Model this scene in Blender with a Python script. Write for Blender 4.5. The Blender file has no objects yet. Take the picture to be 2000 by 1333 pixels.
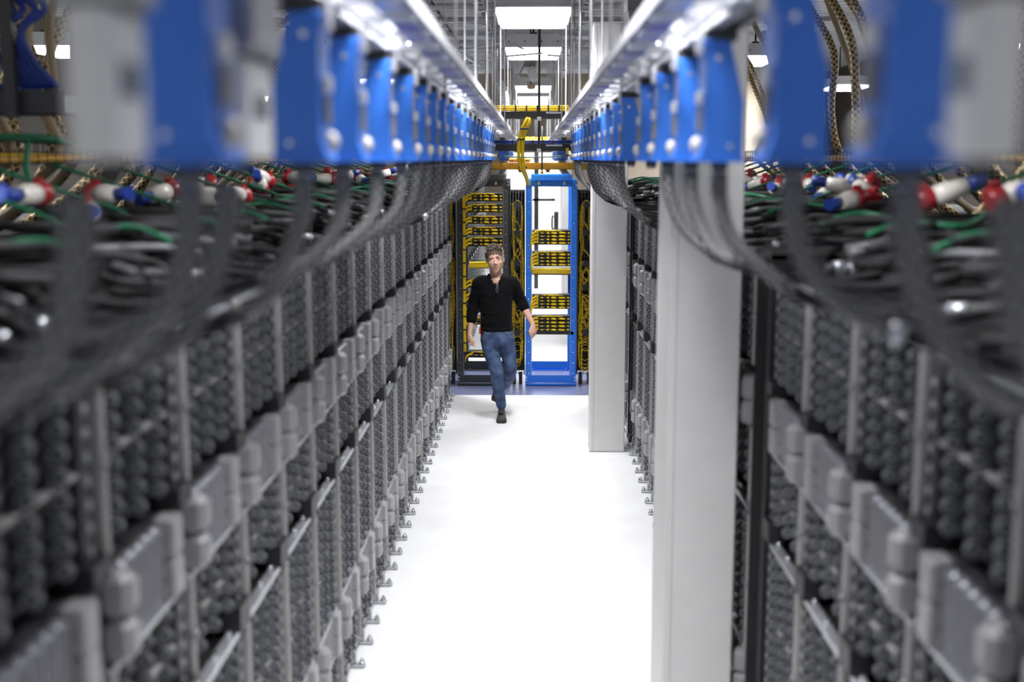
import bpy, math, random
from mathutils import Vector, Matrix
random.seed(7)
PI = math.pi
scene = bpy.context.scene
col = scene.collection
# ------------------------------------------------------------------ camera
CAM_H = 2.62
PITCH = math.atan(355.5/2360.0)
YAW = math.atan(41/2360.0*math.cos(PITCH))
cam = bpy.data.cameras.new('camera')
cam.sensor_fit = 'HORIZONTAL'; cam.sensor_width = 36.0; cam.lens = 2360*36/2000
cam.clip_start = 0.05; cam.clip_end = 200
camo = bpy.data.objects.new('camera', cam); col.objects.link(camo)
camo.location = (0, 0, CAM_H); camo.rotation_euler = (PI/2-PITCH, 0, YAW)
cam.dof.use_dof = True; cam.dof.focus_distance = 12.15; cam.dof.aperture_fstop = 1.45
scene.camera = camo
# ------------------------------------------------------------------ view, world
vs = scene.view_settings
vs.view_transform = 'Standard'; vs.look = 'None'; vs.gamma = 1.0; vs.use_curve_mapping = False
vs.exposure = 0.9
w = bpy.data.worlds.new('hall_ambient'); scene.world = w; w.use_nodes = True
w.node_tree.nodes['Background'].inputs[0].default_value = (0.86, 0.9, 1.0, 1)
w.node_tree.nodes['Background'].inputs[1].default_value = 0.26
LAMP = 5.0           # radiance of the ceiling diffusers
LAMP_W = 50.0        # power of each downward lamp behind them
# ------------------------------------------------------------------ materials
def mat(name, c, rough=0.5, metal=0.0, emit=None, spec=0.5, alpha=None):
    m = bpy.data.materials.new(name); m.use_nodes = True
    b = m.node_tree.nodes['Principled BSDF']
    b.inputs['Base Color'].default_value = (*c, 1); b.inputs['Roughness'].default_value = rough
    b.inputs['Metallic'].default_value = metal; b.inputs['Specular IOR Level'].default_value = spec
    if emit:
        b.inputs['Emission Color'].default_value = (*emit[0], 1); b.inputs['Emission Strength'].default_value = emit[1]
    # slight procedural wear in colour and gloss
    nt = m.node_tree
    if not emit:
        tc = nt.nodes.new('ShaderNodeTexCoord'); n = nt.nodes.new('ShaderNodeTexNoise')
        n.inputs['Scale'].default_value = 9; n.inputs['Detail'].default_value = 4
        nt.links.new(tc.outputs['Object'], n.inputs['Vector'])
        r = nt.nodes.new('ShaderNodeMapRange')
        r.inputs['To Min'].default_value = max(0, rough-.07); r.inputs['To Max'].default_value = min(1, rough+.07)
        nt.links.new(n.outputs['Fac'], r.inputs['Value']); nt.links.new(r.outputs['Result'], b.inputs['Roughness'])
        mx = nt.nodes.new('ShaderNodeMix'); mx.data_type = 'RGBA'
        mx.inputs[6].default_value = (*[v*.93 for v in c], 1); mx.inputs[7].default_value = (*[min(1, v*1.05) for v in c], 1)
        nt.links.new(n.outputs['Fac'], mx.inputs[0]); nt.links.new(mx.outputs[2], b.inputs['Base Color'])
    return m
M = {}
M['dark'] = mat('dark_grey_plastic', (.018, .019, .022), .38)
M['knob'] = mat('grey_plastic', (.085, .09, .10), .3)
M['knobrim'] = mat('light_grey_rim', (.32, .33, .36), .3)
M['black'] = mat('black_steel', (.018, .018, .02), .45)
M['charcoal'] = mat('charcoal_steel', (.045, .045, .048), .45)
M['post'] = mat('pale_grey_plastic', (.38, .365, .355), .5)
M['psu'] = mat('grey_enamel', (.37, .365, .37), .45)
M['psur'] = mat('grey_ribbed_metal', (.29, .29, .32), .4, .3)
M['zinc'] = mat('zinc_steel', (.55, .56, .6), .35, .6)
M['galv'] = mat('galvanised_steel', (.62, .63, .66), .32, .75)
M['chrome'] = mat('bright_steel', (.8, .8, .83), .16, .9)
M['rod'] = mat('bright_rod', (.86, .87, .88), .35, .35)
M['alu'] = mat('brushed_aluminium', (.44, .44, .48), .3, .7)
M['aluw'] = mat('satin_silver', (.58, .58, .61), .34, .25)
M['violet'] = mat('violet_blue_strip', (.10, .09, .42), .35)
M['blue'] = mat('blue_painted_steel', (.04, .19, .74), .33)
M['rackblue'] = mat('royal_blue_paint', (.016, .19, .80), .36)
M['white'] = mat('white_enamel', (.84, .84, .83), .35)
M['shadedwhite'] = mat('white_enamel_shaded', (.78, .77, .75), .4)  # white enamel with the shade of the camera-facing front in its colour
M['column'] = mat('painted_board', (.70, .69, .68), .6)
M['bead'] = mat('corner_bead', (.42, .39, .42), .5)
M['yellow'] = mat('yellow_fibre_cable', (.90, .62, .004), .42)
M['amber'] = mat('amber_trough', (.72, .38, .008), .4)
M['orange'] = mat('orange_cover', (.85, .30, .01), .4)
M['cblue'] = mat('blue_cable', (.012, .04, .26), .4)
M['green'] = mat('green_cable', (.012, .13, .06), .4)
M['bcable'] = mat('black_cable', (.015, .015, .016), .7, spec=.25)
M['gcable'] = mat('grey_cable', (.06, .06, .064), .65, spec=.3)
M['tan'] = mat('tan_cable', (.42, .32, .2), .5)
M['gold'] = mat('brass_braid', (.50, .36, .16), .35, .7)
M['red'] = mat('red_plastic', (.30, .008, .012), .3)
M['wplug'] = mat('white_plastic', (.66, .62, .56), .3)
M['screen'] = mat('display_glass', (.02, .05, .045), .15)
M['sidewall'] = mat('dark_hall_wall', (.07, .06, .05), .8)
M['grey'] = mat('grey_board', (.26, .24, .21), .7)
M['tanwall'] = mat('tan_board', (.38, .32, .25), .7)
M['deck'] = mat('steel_deck', (.36, .37, .39), .5, 0.0)
M['beam'] = mat('steel_strut', (.6, .61, .63), .4, .2)
M['lampbody'] = mat('lamp_housing', (.7, .7, .7), .4)
M['diffuser'] = mat('lamp_diffuser', (1, 1, 1), .5, 0, ((.97, .98, 1.0), LAMP))
M['skin'] = mat('skin', (.60, .35, .26), .5)
M['lip'] = mat('lips', (.42, .14, .12), .5)
M['hair'] = mat('greying_brown_hair', (.10, .07, .048), .6)
M['hairgrey'] = mat('grey_temple_hair', (.33, .29, .25), .6)
M['knit'] = mat('black_knit', (.0045, .0045, .0055), .9, spec=.08)
M['eyew'] = mat('eye_white', (.7, .68, .66), .25)
M['eyed'] = mat('iris', (.03, .022, .02), .2)
M['shoe'] = mat('dark_grey_shoe', (.045, .045, .042), .7)
M['sole'] = mat('shoe_sole', (.02, .018, .018), .7)
M['shoelt'] = mat('olive_suede', (.13, .12, .095), .85)
M['lace'] = mat('shoe_lace', (.25, .24, .21), .8)
M['brownsole'] = mat('brown_sole', (.14, .10, .07), .8)
M['glasses'] = mat('glasses_frame', (.35, .33, .36), .2, .5)

def add_bump(m, scale, dist, stretch=(1, 1, 1)):
    nt = m.node_tree; n = nt.nodes; b = n['Principled BSDF']
    tc = n.new('ShaderNodeTexCoord'); mp = n.new('ShaderNodeMapping'); mp.inputs['Scale'].default_value = stretch; t = n.new('ShaderNodeTexNoise'); t.inputs['Scale'].default_value = scale; t.inputs['Detail'].default_value = 3
    bp = n.new('ShaderNodeBump'); bp.inputs['Strength'].default_value = .8; bp.inputs['Distance'].default_value = dist
    nt.links.new(tc.outputs['Object'], mp.inputs[0]); nt.links.new(mp.outputs[0], t.inputs['Vector']); nt.links.new(t.outputs['Fac'], bp.inputs['Height']); nt.links.new(bp.outputs[0], b.inputs['Normal'])
add_bump(M['knit'], 9, .03, (1, 1, 1.8)); M['knit'].node_tree.nodes['Principled BSDF'].inputs['Sheen Weight'].default_value = .03
def nodes_of(m): return m.node_tree.nodes, m.node_tree.links, m.node_tree.nodes['Principled BSDF']
def floor_mat(name, c1, c2, rough, scale, bump=.0):
    m = bpy.data.materials.new(name); m.use_nodes = True
    n, l, b = nodes_of(m)
    tc = n.new('ShaderNodeTexCoord'); t = n.new('ShaderNodeTexNoise'); t.inputs['Scale'].default_value = scale; t.inputs['Detail'].default_value = 6
    l.new(tc.outputs['Object'], t.inputs['Vector'])
    r = n.new('ShaderNodeValToRGB'); r.color_ramp.elements[0].position = .35; r.color_ramp.elements[1].position = .68
    r.color_ramp.elements[0].color = (*c1, 1); r.color_ramp.elements[1].color = (*c2, 1)
    l.new(t.outputs['Fac'], r.inputs[0]); l.new(r.outputs[0], b.inputs['Base Color'])
    b.inputs['Roughness'].default_value = rough
    return m
M['floor'] = floor_mat('white_epoxy_floor', (.78, .775, .77), (.83, .83, .83), .42, 3)
M['floorblue'] = floor_mat('blue_grey_vinyl', (.155, .18, .31), (.23, .26, .41), .22, 60)

def braid_mat(name, c1, c2, fu, fv, rough=.45, metal=.0):
    """diamond weave along a tube, from the tube's own UV"""
    m = bpy.data.materials.new(name); m.use_nodes = True
    n, l, b = nodes_of(m)
    uv = n.new('ShaderNodeTexCoord'); sx = n.new('ShaderNodeSeparateXYZ'); l.new(uv.outputs['UV'], sx.inputs[0])
    def mm(op, a, bb):
        x = n.new('ShaderNodeMath'); x.operation = op
        for k, v in ((0, a), (1, bb)):
            if v is None: continue
            if isinstance(v, (int, float)): x.inputs[k].default_value = v
            else: l.new(v, x.inputs[k])
        return x.outputs[0]
    u = mm('MULTIPLY', sx.outputs[0], 2*PI*fu); v = mm('MULTIPLY', sx.outputs[1], fv)
    p = mm('SINE', mm('ADD', u, v), None); q = mm('SINE', mm('SUBTRACT', u, v), None)
    mxm = mm('MAXIMUM', p, q); st = mm('GREATER_THAN', mxm, .72)
    mx = n.new('ShaderNodeMix'); mx.data_type = 'RGBA'
    mx.inputs[6].default_value = (*c1, 1); mx.inputs[7].default_value = (*c2, 1)
    l.new(st, mx.inputs[0]); l.new(mx.outputs[2], b.inputs['Base Color'])
    b.inputs['Roughness'].default_value = rough; b.inputs['Metallic'].default_value = metal
    return m
M['grip'] = braid_mat('wire_mesh_grip', (.032, .030, .029), (.27, .27, .275), 5, 190)
M['conduit'] = braid_mat('ribbed_grey_conduit', (.05, .05, .055), (.12, .12, .13), 0, 500)
M['brassbraid'] = braid_mat('brass_braided_conduit', (.13, .085, .03), (.78, .60, .32), 4, 130, .35, .4)

def rib_mat():
    m = bpy.data.materials.new('white_ribbed_sheet'); m.use_nodes = True
    n, l, b = nodes_of(m)
    tc = n.new('ShaderNodeTexCoord'); wv = n.new('ShaderNodeTexWave'); wv.bands_direction = 'X'; wv.inputs['Scale'].default_value = 4.2
    l.new(tc.outputs['Object'], wv.inputs['Vector'])
    r = n.new('ShaderNodeValToRGB'); r.color_ramp.elements[0].color = (.60, .60, .58, 1); r.color_ramp.elements[1].color = (.84, .84, .82, 1)
    r.color_ramp.elements[1].position = .4
    l.new(wv.outputs['Fac'], r.inputs[0]); l.new(r.outputs[0], b.inputs['Base Color']); b.inputs['Roughness'].default_value = .5
    return m
M['rib'] = rib_mat()
def denim_mat():
    m = bpy.data.materials.new('blue_denim'); m.use_nodes = True
    n, l, b = nodes_of(m)
    tc = n.new('ShaderNodeTexCoord'); t = n.new('ShaderNodeTexNoise'); t.inputs['Scale'].default_value = 7; t.inputs['Detail'].default_value = 5
    mp = n.new('ShaderNodeMapping'); mp.inputs['Scale'].default_value = (1.6, 1, 1.8); mp.inputs['Rotation'].default_value = (0, .5, 0); l.new(tc.outputs['Object'], mp.inputs[0]); l.new(mp.outputs[0], t.inputs['Vector'])
    r = n.new('ShaderNodeValToRGB'); r.color_ramp.elements[0].color = (.022, .042, .105, 1); r.color_ramp.elements[1].color = (.08, .125, .235, 1)
    r.color_ramp.elements[0].position = .38; r.color_ramp.elements[1].position = .72
    l.new(t.outputs['Fac'], r.inputs[0]); l.new(r.outputs[0], b.inputs['Base Color']); b.inputs['Roughness'].default_value = .85
    bp = n.new('ShaderNodeBump'); bp.inputs['Strength'].default_value = .6; bp.inputs['Distance'].default_value = .02
    l.new(t.outputs['Fac'], bp.inputs['Height']); l.new(bp.outputs[0], b.inputs['Normal'])
    return m
M['denim'] = denim_mat()
def perf_mat():
    m = bpy.data.materials.new('woven_yellow_cables'); m.use_nodes = True
    n, l, b = nodes_of(m)
    tc = n.new('ShaderNodeTexCoord'); wv = n.new('ShaderNodeTexWave'); wv.bands_direction = 'X'; wv.inputs['Scale'].default_value = 38; wv.inputs['Distortion'].default_value = 2.5
    wv.inputs['Detail Scale'].default_value = .4
    l.new(tc.outputs['Object'], wv.inputs['Vector'])
    r = n.new('ShaderNodeValToRGB'); r.color_ramp.elements[0].color = (.16, .10, .002, 1); r.color_ramp.elements[1].color = (.88, .58, .006, 1)
    r.color_ramp.elements[0].position = .12; r.color_ramp.elements[1].position = .6
    l.new(wv.outputs['Fac'], r.inputs[0]); l.new(r.outputs[0], b.inputs['Base Color']); b.inputs['Roughness'].default_value = .5
    return m
M['ybundle'] = perf_mat()
# ------------------------------------------------------------------ mesh builder
class MB:
    def __init__(s): s.v = []; s.f = []; s.m = []; s.uv = []; s.sm = []; s.mats = []
    def mi(s, k):
        if k not in s.mats: s.mats.append(k)
        return s.mats.index(k)
    def face(s, idx, k, uv=None, sm=False):
        s.f.append(idx); s.m.append(s.mi(k)); s.uv.append(uv or [(0, 0)]*len(idx)); s.sm.append(sm)
    def hexa(s, p, k):
        """eight corners: bottom ring 0-3, top ring 4-7"""
        b = len(s.v); s.v += [tuple(q) for q in p]
        for q in ((3, 2, 1, 0), (4, 5, 6, 7), (0, 1, 5, 4), (1, 2, 6, 5), (2, 3, 7, 6), (3, 0, 4, 7)):
            s.face([b+i for i in q], k)
        return s
    def box(s, x0, x1, y0, y1, z0, z1, k):
        if x0 > x1: x0, x1 = x1, x0
        return s.hexa([(x0, y0, z0), (x1, y0, z0), (x1, y1, z0), (x0, y1, z0), (x0, y0, z1), (x1, y0, z1), (x1, y1, z1), (x0, y1, z1)], k)
    def bev(s, x0, x1, y0, y1, z0, z1, k, r=.006):
        """box with its four vertical edges and top/bottom rims chamfered"""
        if x0 > x1: x0, x1 = x1, x0
        r = min(r, (x1-x0)*.45, (y1-y0)*.45, (z1-z0)*.45)
        def ring(z, i):
            X0, X1, Y0, Y1 = x0+i, x1-i, y0+i, y1-i
            return [(X0+r, Y0, z), (X1-r, Y0, z), (X1, Y0+r, z), (X1, Y1-r, z), (X1-r, Y1, z), (X0+r, Y1, z), (X0, Y1-r, z), (X0, Y0+r, z)]
        return s.loft([ring(z0, r*.7), ring(z0+r, 0), ring(z1-r, 0), ring(z1, r*.7)], k, sm=False)
    def loft(s, rings, k, sm=True, cap=True, uvs=None, closed=False):
        n = len(rings[0]); b = len(s.v)
        for r in rings: s.v += [tuple(p) for p in r]
        L = len(rings)
        for i in range(L if closed else L-1):
            i2 = (i+1) % L
            for j in range(n):
                j2 = (j+1) % n
                uv = None
                if uvs:
                    a, c = uvs[i], uvs[i+1 if i+1 < len(uvs) else i]
                    uv = [(j/n, a), ((j+1)/n, a), ((j+1)/n, c), (j/n, c)]
                s.face([b+i*n+j, b+i*n+j2, b+i2*n+j2, b+i2*n+j], k, uv, sm)
        if cap and not closed:
            s.face([b+j for j in range(n)][::-1], k); s.face([b+(L-1)*n+j for j in range(n)], k)
        return s
    def tube(s, pts, r, k, n=8, rads=None, sx=1.0):
        pts = [Vector(p) for p in pts]; rings = []; uvs = []; d = 0
        t0 = (pts[1]-pts[0]).normalized(); up = Vector((0, 0, 1)) if abs(t0.z) < .9 else Vector((0, 1, 0))
        nrm = t0.cross(up).normalized()
        for i, p in enumerate(pts):
            t = (pts[min(i+1, len(pts)-1)]-pts[max(i-1, 0)]).normalized()
            nrm = (nrm - t*nrm.dot(t)).normalized(); bi = t.cross(nrm)
            rr = rads[i] if rads else r
            rings.append([p+(nrm*math.cos(a)*sx+bi*math.sin(a))*rr for a in [2*PI*j/n for j in range(n)]])
            if i: d += (p-pts[i-1]).length
            uvs.append(d)
        return s.loft(rings, k, uvs=uvs)
    def cyl(s, p0, p1, r, k, n=12, r2=None):
        return s.tube([p0, p1], r, k, n, rads=[r, r if r2 is None else r2])
    def ell(s, c, rx, ry, rz, k, n=14, m=9, R=None):
        rings = []
        for i in range(m+1):
            t = PI*(i/m)*.998+.001*PI
            ring = []
            for j in range(n):
                a = 2*PI*j/n
                v = Vector((rx*math.sin(t)*math.cos(a), ry*math.sin(t)*math.sin(a), -rz*math.cos(t)))
                if R: v = R @ v
                ring.append(Vector(c)+v)
            rings.append(ring)
        return s.loft(rings, k)
    def torus(s, c, R, r, axis, k, n=16, m=6):
        pts = []
        c = Vector(c)
        a1, a2 = {'x': (Vector((0, 1, 0)), Vector((0, 0, 1))), 'y': (Vector((1, 0, 0)), Vector((0, 0, 1))), 'z': (Vector((1, 0, 0)), Vector((0, 1, 0)))}[axis]
        ax = a1.cross(a2)
        rings = []
        for i in range(n):
            t = 2*PI*i/n; d = a1*math.cos(t)+a2*math.sin(t)
            rings.append([c+d*(R+r*math.cos(2*PI*j/m))+ax*(r*math.sin(2*PI*j/m)) for j in range(m)])
        return s.loft(rings, k, closed=True)
    def mesh(s, name):
        me = bpy.data.meshes.new(name); me.from_pydata(s.v, [], s.f)
        for k in s.mats: me.materials.append(M[k])
        me.polygons.foreach_set('material_index', s.m); me.polygons.foreach_set('use_smooth', s.sm)
        ul = me.uv_layers.new(name='UVMap'); flat = []
        for q in s.uv:
            for a in q: flat += [a[0], a[1]]
        ul.data.foreach_set('uv', flat); me.update(); return me
    def build(s, name, parent=None, loc=None):
        o = bpy.data.objects.new(name, s.mesh(name)); col.objects.link(o)
        if parent: o.parent = parent
        if loc: o.location = loc
        return o
def put(name, me, parent=None, loc=(0, 0, 0), rot=None):
    o = bpy.data.objects.new(name, me); col.objects.link(o); o.location = loc
    if rot: o.rotation_euler = rot
    if parent: o.parent = parent
    return o
def empty(name, loc=(0, 0, 0)):
    o = bpy.data.objects.new(name, None); col.objects.link(o); o.location = loc; o.empty_display_size = .1; return o
def tag(o, label=None, cat=None, group=None, kind=None):
    if label: o['label'] = label
    if cat: o['category'] = cat
    if group: o['group'] = group
    if kind: o['kind'] = kind
    return o
def st(o): o['kind'] = 'structure'; return o
def copy_tree(o, kids, parent=None):
    c = o.copy(); col.objects.link(c)
    if parent: c.parent = parent
    for ch in kids.get(o.name, ()): copy_tree(ch, kids, c)
    return c
def kids_map():
    d = {}
    for o in bpy.data.objects:
        if o.parent: d.setdefault(o.parent.name, []).append(o)
    return d
ORD = ['first', 'second', 'third', 'fourth', 'fifth', 'sixth', 'seventh', 'eighth', 'ninth', 'tenth', 'eleventh', 'twelfth', 'thirteenth', 'fourteenth',
       'fifteenth', 'sixteenth', 'seventeenth', 'eighteenth', 'nineteenth', 'twentieth', 'twenty-first', 'twenty-second']
def spline(pts, n=6):
    P = [Vector(p) for p in pts]; P = [P[0]*2-P[1]]+P+[P[-1]*2-P[-2]]; out = []
    for i in range(1, len(P)-2):
        for k in range(n):
            t = k/n; a, b, c, d = P[i-1], P[i], P[i+1], P[i+2]
            out.append(.5*((2*b)+(c-a)*t+(2*a-5*b+4*c-d)*t*t+(3*b-a-3*c+d)*t*t*t))
    out.append(P[-2]); return out

# ================================================================== SETTING
FX = 0.94      # rack faces stand at x = -FX and +FX
st(MB().box(-8, 8, -2.5, 13.31, -.1, 0, 'floor').build('floor'))
st(MB().box(-8, 8, 13.31, 15.35, -.1, 0, 'floorblue').build('floor'))
st(MB().box(-8, 8, 15.35, 34, -.1, 0, 'floor').build('floor'))
# corrugated steel deck
dk = MB(); prof = []
y = -2.5
zd = 4.98
pts = []
while y < 34:
    pts += [(y, zd), (y+.14, zd), (y+.18, zd+.08), (y+.32, zd+.08)]; y += .36
for a, b in zip(pts[:-1], pts[1:]):
    i = len(dk.v); dk.v += [(-8, a[0], a[1]), (8, a[0], a[1]), (8, b[0], b[1]), (-8, b[0], b[1])]; dk.face([i, i+1, i+2, i+3], 'deck')
dk.box(-8, 8, -2.5, 34, 5.08, 5.12, 'deck')
st(dk.build('ceiling'))
st(MB().box(-8.1, -8, -2.5, 34, 0, 5.12, 'sidewall').build('wall_left'))
st(MB().box(8, 8.1, -2.5, 34, 0, 5.12, 'sidewall').build('wall_right'))
st(MB().box(-8.1, 8.1, 34, 34.1, 0, 5.12, 'tanwall').build('wall_back'))
rb = MB(); rb.box(-.62, .60, 27.5, 27.56, 0, 2.68, 'rib'); rb.box(-.62, .60, 27.42, 27.5, 2.68, 2.76, 'white')
for i in range(16): rb.box(-.6+i*.078, -.584+i*.078, 27.485, 27.5, 0, 2.68, 'rib')
st(rb.build('wall_front_of_hall'))
bpy.data.objects['wall_front_of_hall'].name = 'wall_end'
# bulkheads over the far racks
bh = st(MB().box(.52, 3.2, 16.0, 16.3, 2.2, 3.62, 'tanwall').build('wall_bulkhead'))
bh2 = st(MB().box(-3.2, -.36, 23.0, 23.3, 2.86, 3.55, 'grey').build('wall_bulkhead'))
bh3 = st(MB().box(.33, 3.2, 23.0, 23.3, 2.86, 3.55, 'grey').build('wall_bulkhead'))
# boxed columns
def column(x0, x1, y0, y1, zt):
    c = MB(); c.bev(x0, x1, y0, y1, 0, zt, 'column', .006)
    c.box(x0+.03, x0+.034, y0-.0015, y0, .02, zt-.02, 'bead')
    c.box(x0-.002, x1+.002, y0-.002, y1+.002, 0, .012, 'bead')
    return st(c.build('column'))
column(.56, .855, 4.93, 5.42, 3.95)
column(.517, .83, 10.66, 10.95, 3.78)
column(.53, 1.2, 22.0, 27.4, 2.84)
# ================================================================== CEILING GRID
def strut(mb, x0, x1, y0, y1, z, k='beam', t=.041):
    """slotted C channel"""
    if abs(x1-x0) > abs(y1-y0):
        mb.box(x0, x1, y0-t/2, y0+t/2, z+t-.004, z+t, k); mb.box(x0, x1, y0-t/2, y0-t/2+.004, z, z+t, k); mb.box(x0, x1, y0+t/2-.004, y0+t/2, z, z+t, k)
    else:
        mb.box(x0-t/2, x0+t/2, y0, y1, z+t-.004, z+t, k); mb.box(x0-t/2, x0-t/2+.004, y0, y1, z, z+t, k); mb.box(x0+t/2-.004, x0+t/2, y0, y1, z, z+t, k)
GX = [-3.0, -2.35, -1.75, -1.2, -.64, .64, 1.2, 1.75, 2.35, 3.0]
for i, gx in enumerate(GX):
    g = MB(); strut(g, gx, gx, 7.6, 27, 4.46, 'beam', .06 if abs(gx) < .7 else .041)
    y = 7.8
    while y < 27:
        g.box(gx-.02, gx+.02, y, y+.34, 4.455, 4.462, 'black')   # dark slots
        y += .5
    o = g.build('ceiling_strut'); side = 'left' if gx < 0 else 'right'
    k = sorted([abs(v) for v in GX if (v < 0) == (gx < 0)]).index(abs(gx))
    tag(o, f'slotted steel channel under the deck, {ORD[k]} {side} of the lights', 'strut', 'long ceiling channels')
tr = []
y = 13.4; k = 0
while y < 27:
    g = MB(); strut(g, -3.2, 3.2, y, y, 4.51 if k % 2 else 4.40, 'zinc' if k % 3 == 0 else 'beam', .05)
    for gx in (-.64, .64, -1.75, 1.75): g.bev(gx-.05, gx+.05, y-.03, y+.03, 4.37, 4.40, 'zinc', .006)
    tag(g.build('cross_strut'), f'steel cross channel under the deck, {ORD[k]} counting away from the camera', 'strut', 'cross ceiling channels')
    y += .78; k += 1
for k, (x0, y0, x1, y1) in enumerate([(-2.6, 13.2, -1.6, 19), (-1.5, 14, -.9, 21), (-3.1, 14, -2.4, 20)]):
    g = MB(); g.tube([(x0, y0, 4.2), (x1, y1, 4.2)], .03, 'galv', 10)
    for t in (.2, .5, .8): g.cyl((x0+(x1-x0)*t, y0+(y1-y0)*t, 4.2), (x0+(x1-x0)*t+.002, y0+(y1-y0)*t+.05, 4.2), .04, 'zinc')
    tag(g.build('ceiling_pipe'), ['slanting steel pipe under the deck nearest the left aisle rods', 'slanting steel pipe closest to the ceiling lights', 'outermost slanting steel pipe over the left rack row'][k], 'pipe', 'slanting ceiling pipes')
for k, (yy, zz) in enumerate([(12.9, 4.05), (17.4, 4.15)]):
    g = MB(); g.tube([(-3.2, yy, zz), (3.2, yy, zz)], .028, 'galv', 10)
    for x in (-2, -1, 0, 1, 2): g.cyl((x, yy, zz), (x+.06, yy, zz), .036, 'zinc')
    tag(g.build('cross_pipe'), ['nearer round steel pipe crossing over the aisle', 'farther round steel pipe crossing over the aisle'][k], 'pipe', 'cross pipes')
# flexible ducts over the left row, behind the rods
for k, (xx, yy) in enumerate([(-.62, 21), (-1.55, 18)]):
    g = MB(); P = spline([(xx, yy, 4.95), (xx, yy, 4.3), (xx+.02, yy-.05, 4.0), (xx+.12, yy-.1, 3.7), (xx+.16, yy-.1, 3.35)], 6)
    g.tube(P, .08, 'galv', 14)
    for i in range(0, len(P)-1, 1): g.cyl(P[i], P[i]+(P[i+1]-P[i])*.3, .087, 'alu', 14)
    tag(g.build('flexible_duct'), ['silver flexible duct curving down behind the yellow overhead tray', 'smaller silver duct curving down over the left rack row'][k], 'duct')
# ================================================================== CEILING LIGHTS
def light_fixture():
    r = empty('ceiling_light')
    h = MB(); h.hexa([(-.305, -.03, .0), (.305, -.03, .0), (.305, 1.25, .0), (-.305, 1.25, .0), (-.28, 0, .13), (.28, 0, .13), (.28, 1.22, .13), (-.28, 1.22, .13)], 'lampbody')
    for sx in (-.26, -.09, .09, .26): h.cyl((sx, -.045, .05), (sx, -.02, .05), .007, 'black', 8)
    h.box(-.31, .31, -.035, 1.255, -.012, .004, 'lampbody'); h.build('housing', r)
    d = MB(); d.hexa([(-.275, .015, -.05), (.275, .015, -.05), (.275, 1.205, -.05), (-.275, 1.205, -.05), (-.295, -.02, -.012), (.295, -.02, -.012), (.295, 1.24, -.012), (-.295, 1.24, -.012)], 'diffuser'); d.build('diffuser', r)
    la = bpy.data.lights.new('lamp', 'AREA'); la.shape = 'RECTANGLE'; la.size = .54; la.size_y = 1.18; la.energy = LAMP_W; la.spread = math.radians(135); la.color = (.97, .98, 1)
    lo = bpy.data.objects.new('lamp', la); col.objects.link(lo); lo.parent = r; lo.location = (0, .61, -.054)
    for sy in (.15, 1.05):
        b = MB(); b.cyl((0, sy, .13), (0, sy, .68), .012, 'charcoal', 8); b.box(-.04, .04, sy-.03, sy+.03, .13, .16, 'charcoal'); b.build('suspension_rod', r)
    return r
proto = light_fixture(); KM = kids_map()
LZ = CAM_H+1.20
spots = [(0, 9.87, 'broad white ceiling light over the aisle at the top edge of the view'), (0, 13.32, 'white ceiling light over the aisle, second from the top of the view'),
         (0, 20.25, 'third ceiling light down the aisle, behind the security camera'), (0, 23.75, 'farthest ceiling light visible above the yellow cable tray')]
spots += [(0, 2.3, 'ceiling light above the aisle out of sight over the first blue boxes'), (0, 5.9, 'ceiling light above the aisle just out of the top of the view')]
spots += [(0, 26.2, 'ceiling light at the far end wall')]
for j, (x, y) in enumerate(((-2.4, 18.5), (2.4, 18.5), (-2.4, 25), (2.4, 25.0))): spots.append((x, y, 'added fill light over the far hall, ' + ('nearer left', 'nearer right', 'farther left', 'farther right')[j] + ' one'))  # unseen lamps added to brighten the end wall
for sx, nm in ((-5.2, 'left'), (5.2, 'right')):
    for j, yy in enumerate((2.3, 5.9, 9.4, 13.0, 16.5, 20.0, 23.5)):
        spots.append((sx, yy, f'ceiling light over the neighbouring aisle on the {nm}, {ORD[j]} from the camera'))
spots += [(-2.6, 14.4, 'ceiling light over the cross aisle behind the left rack row'), (2.6, 14.4, 'ceiling light over the cross aisle behind the right rack row')]
for i, (x, y, lb) in enumerate(spots):
    o = proto if i == 0 else copy_tree(proto, KM)
    o.location = (x, y, LZ); tag(o, lb, 'light', 'ceiling lights')
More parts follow.
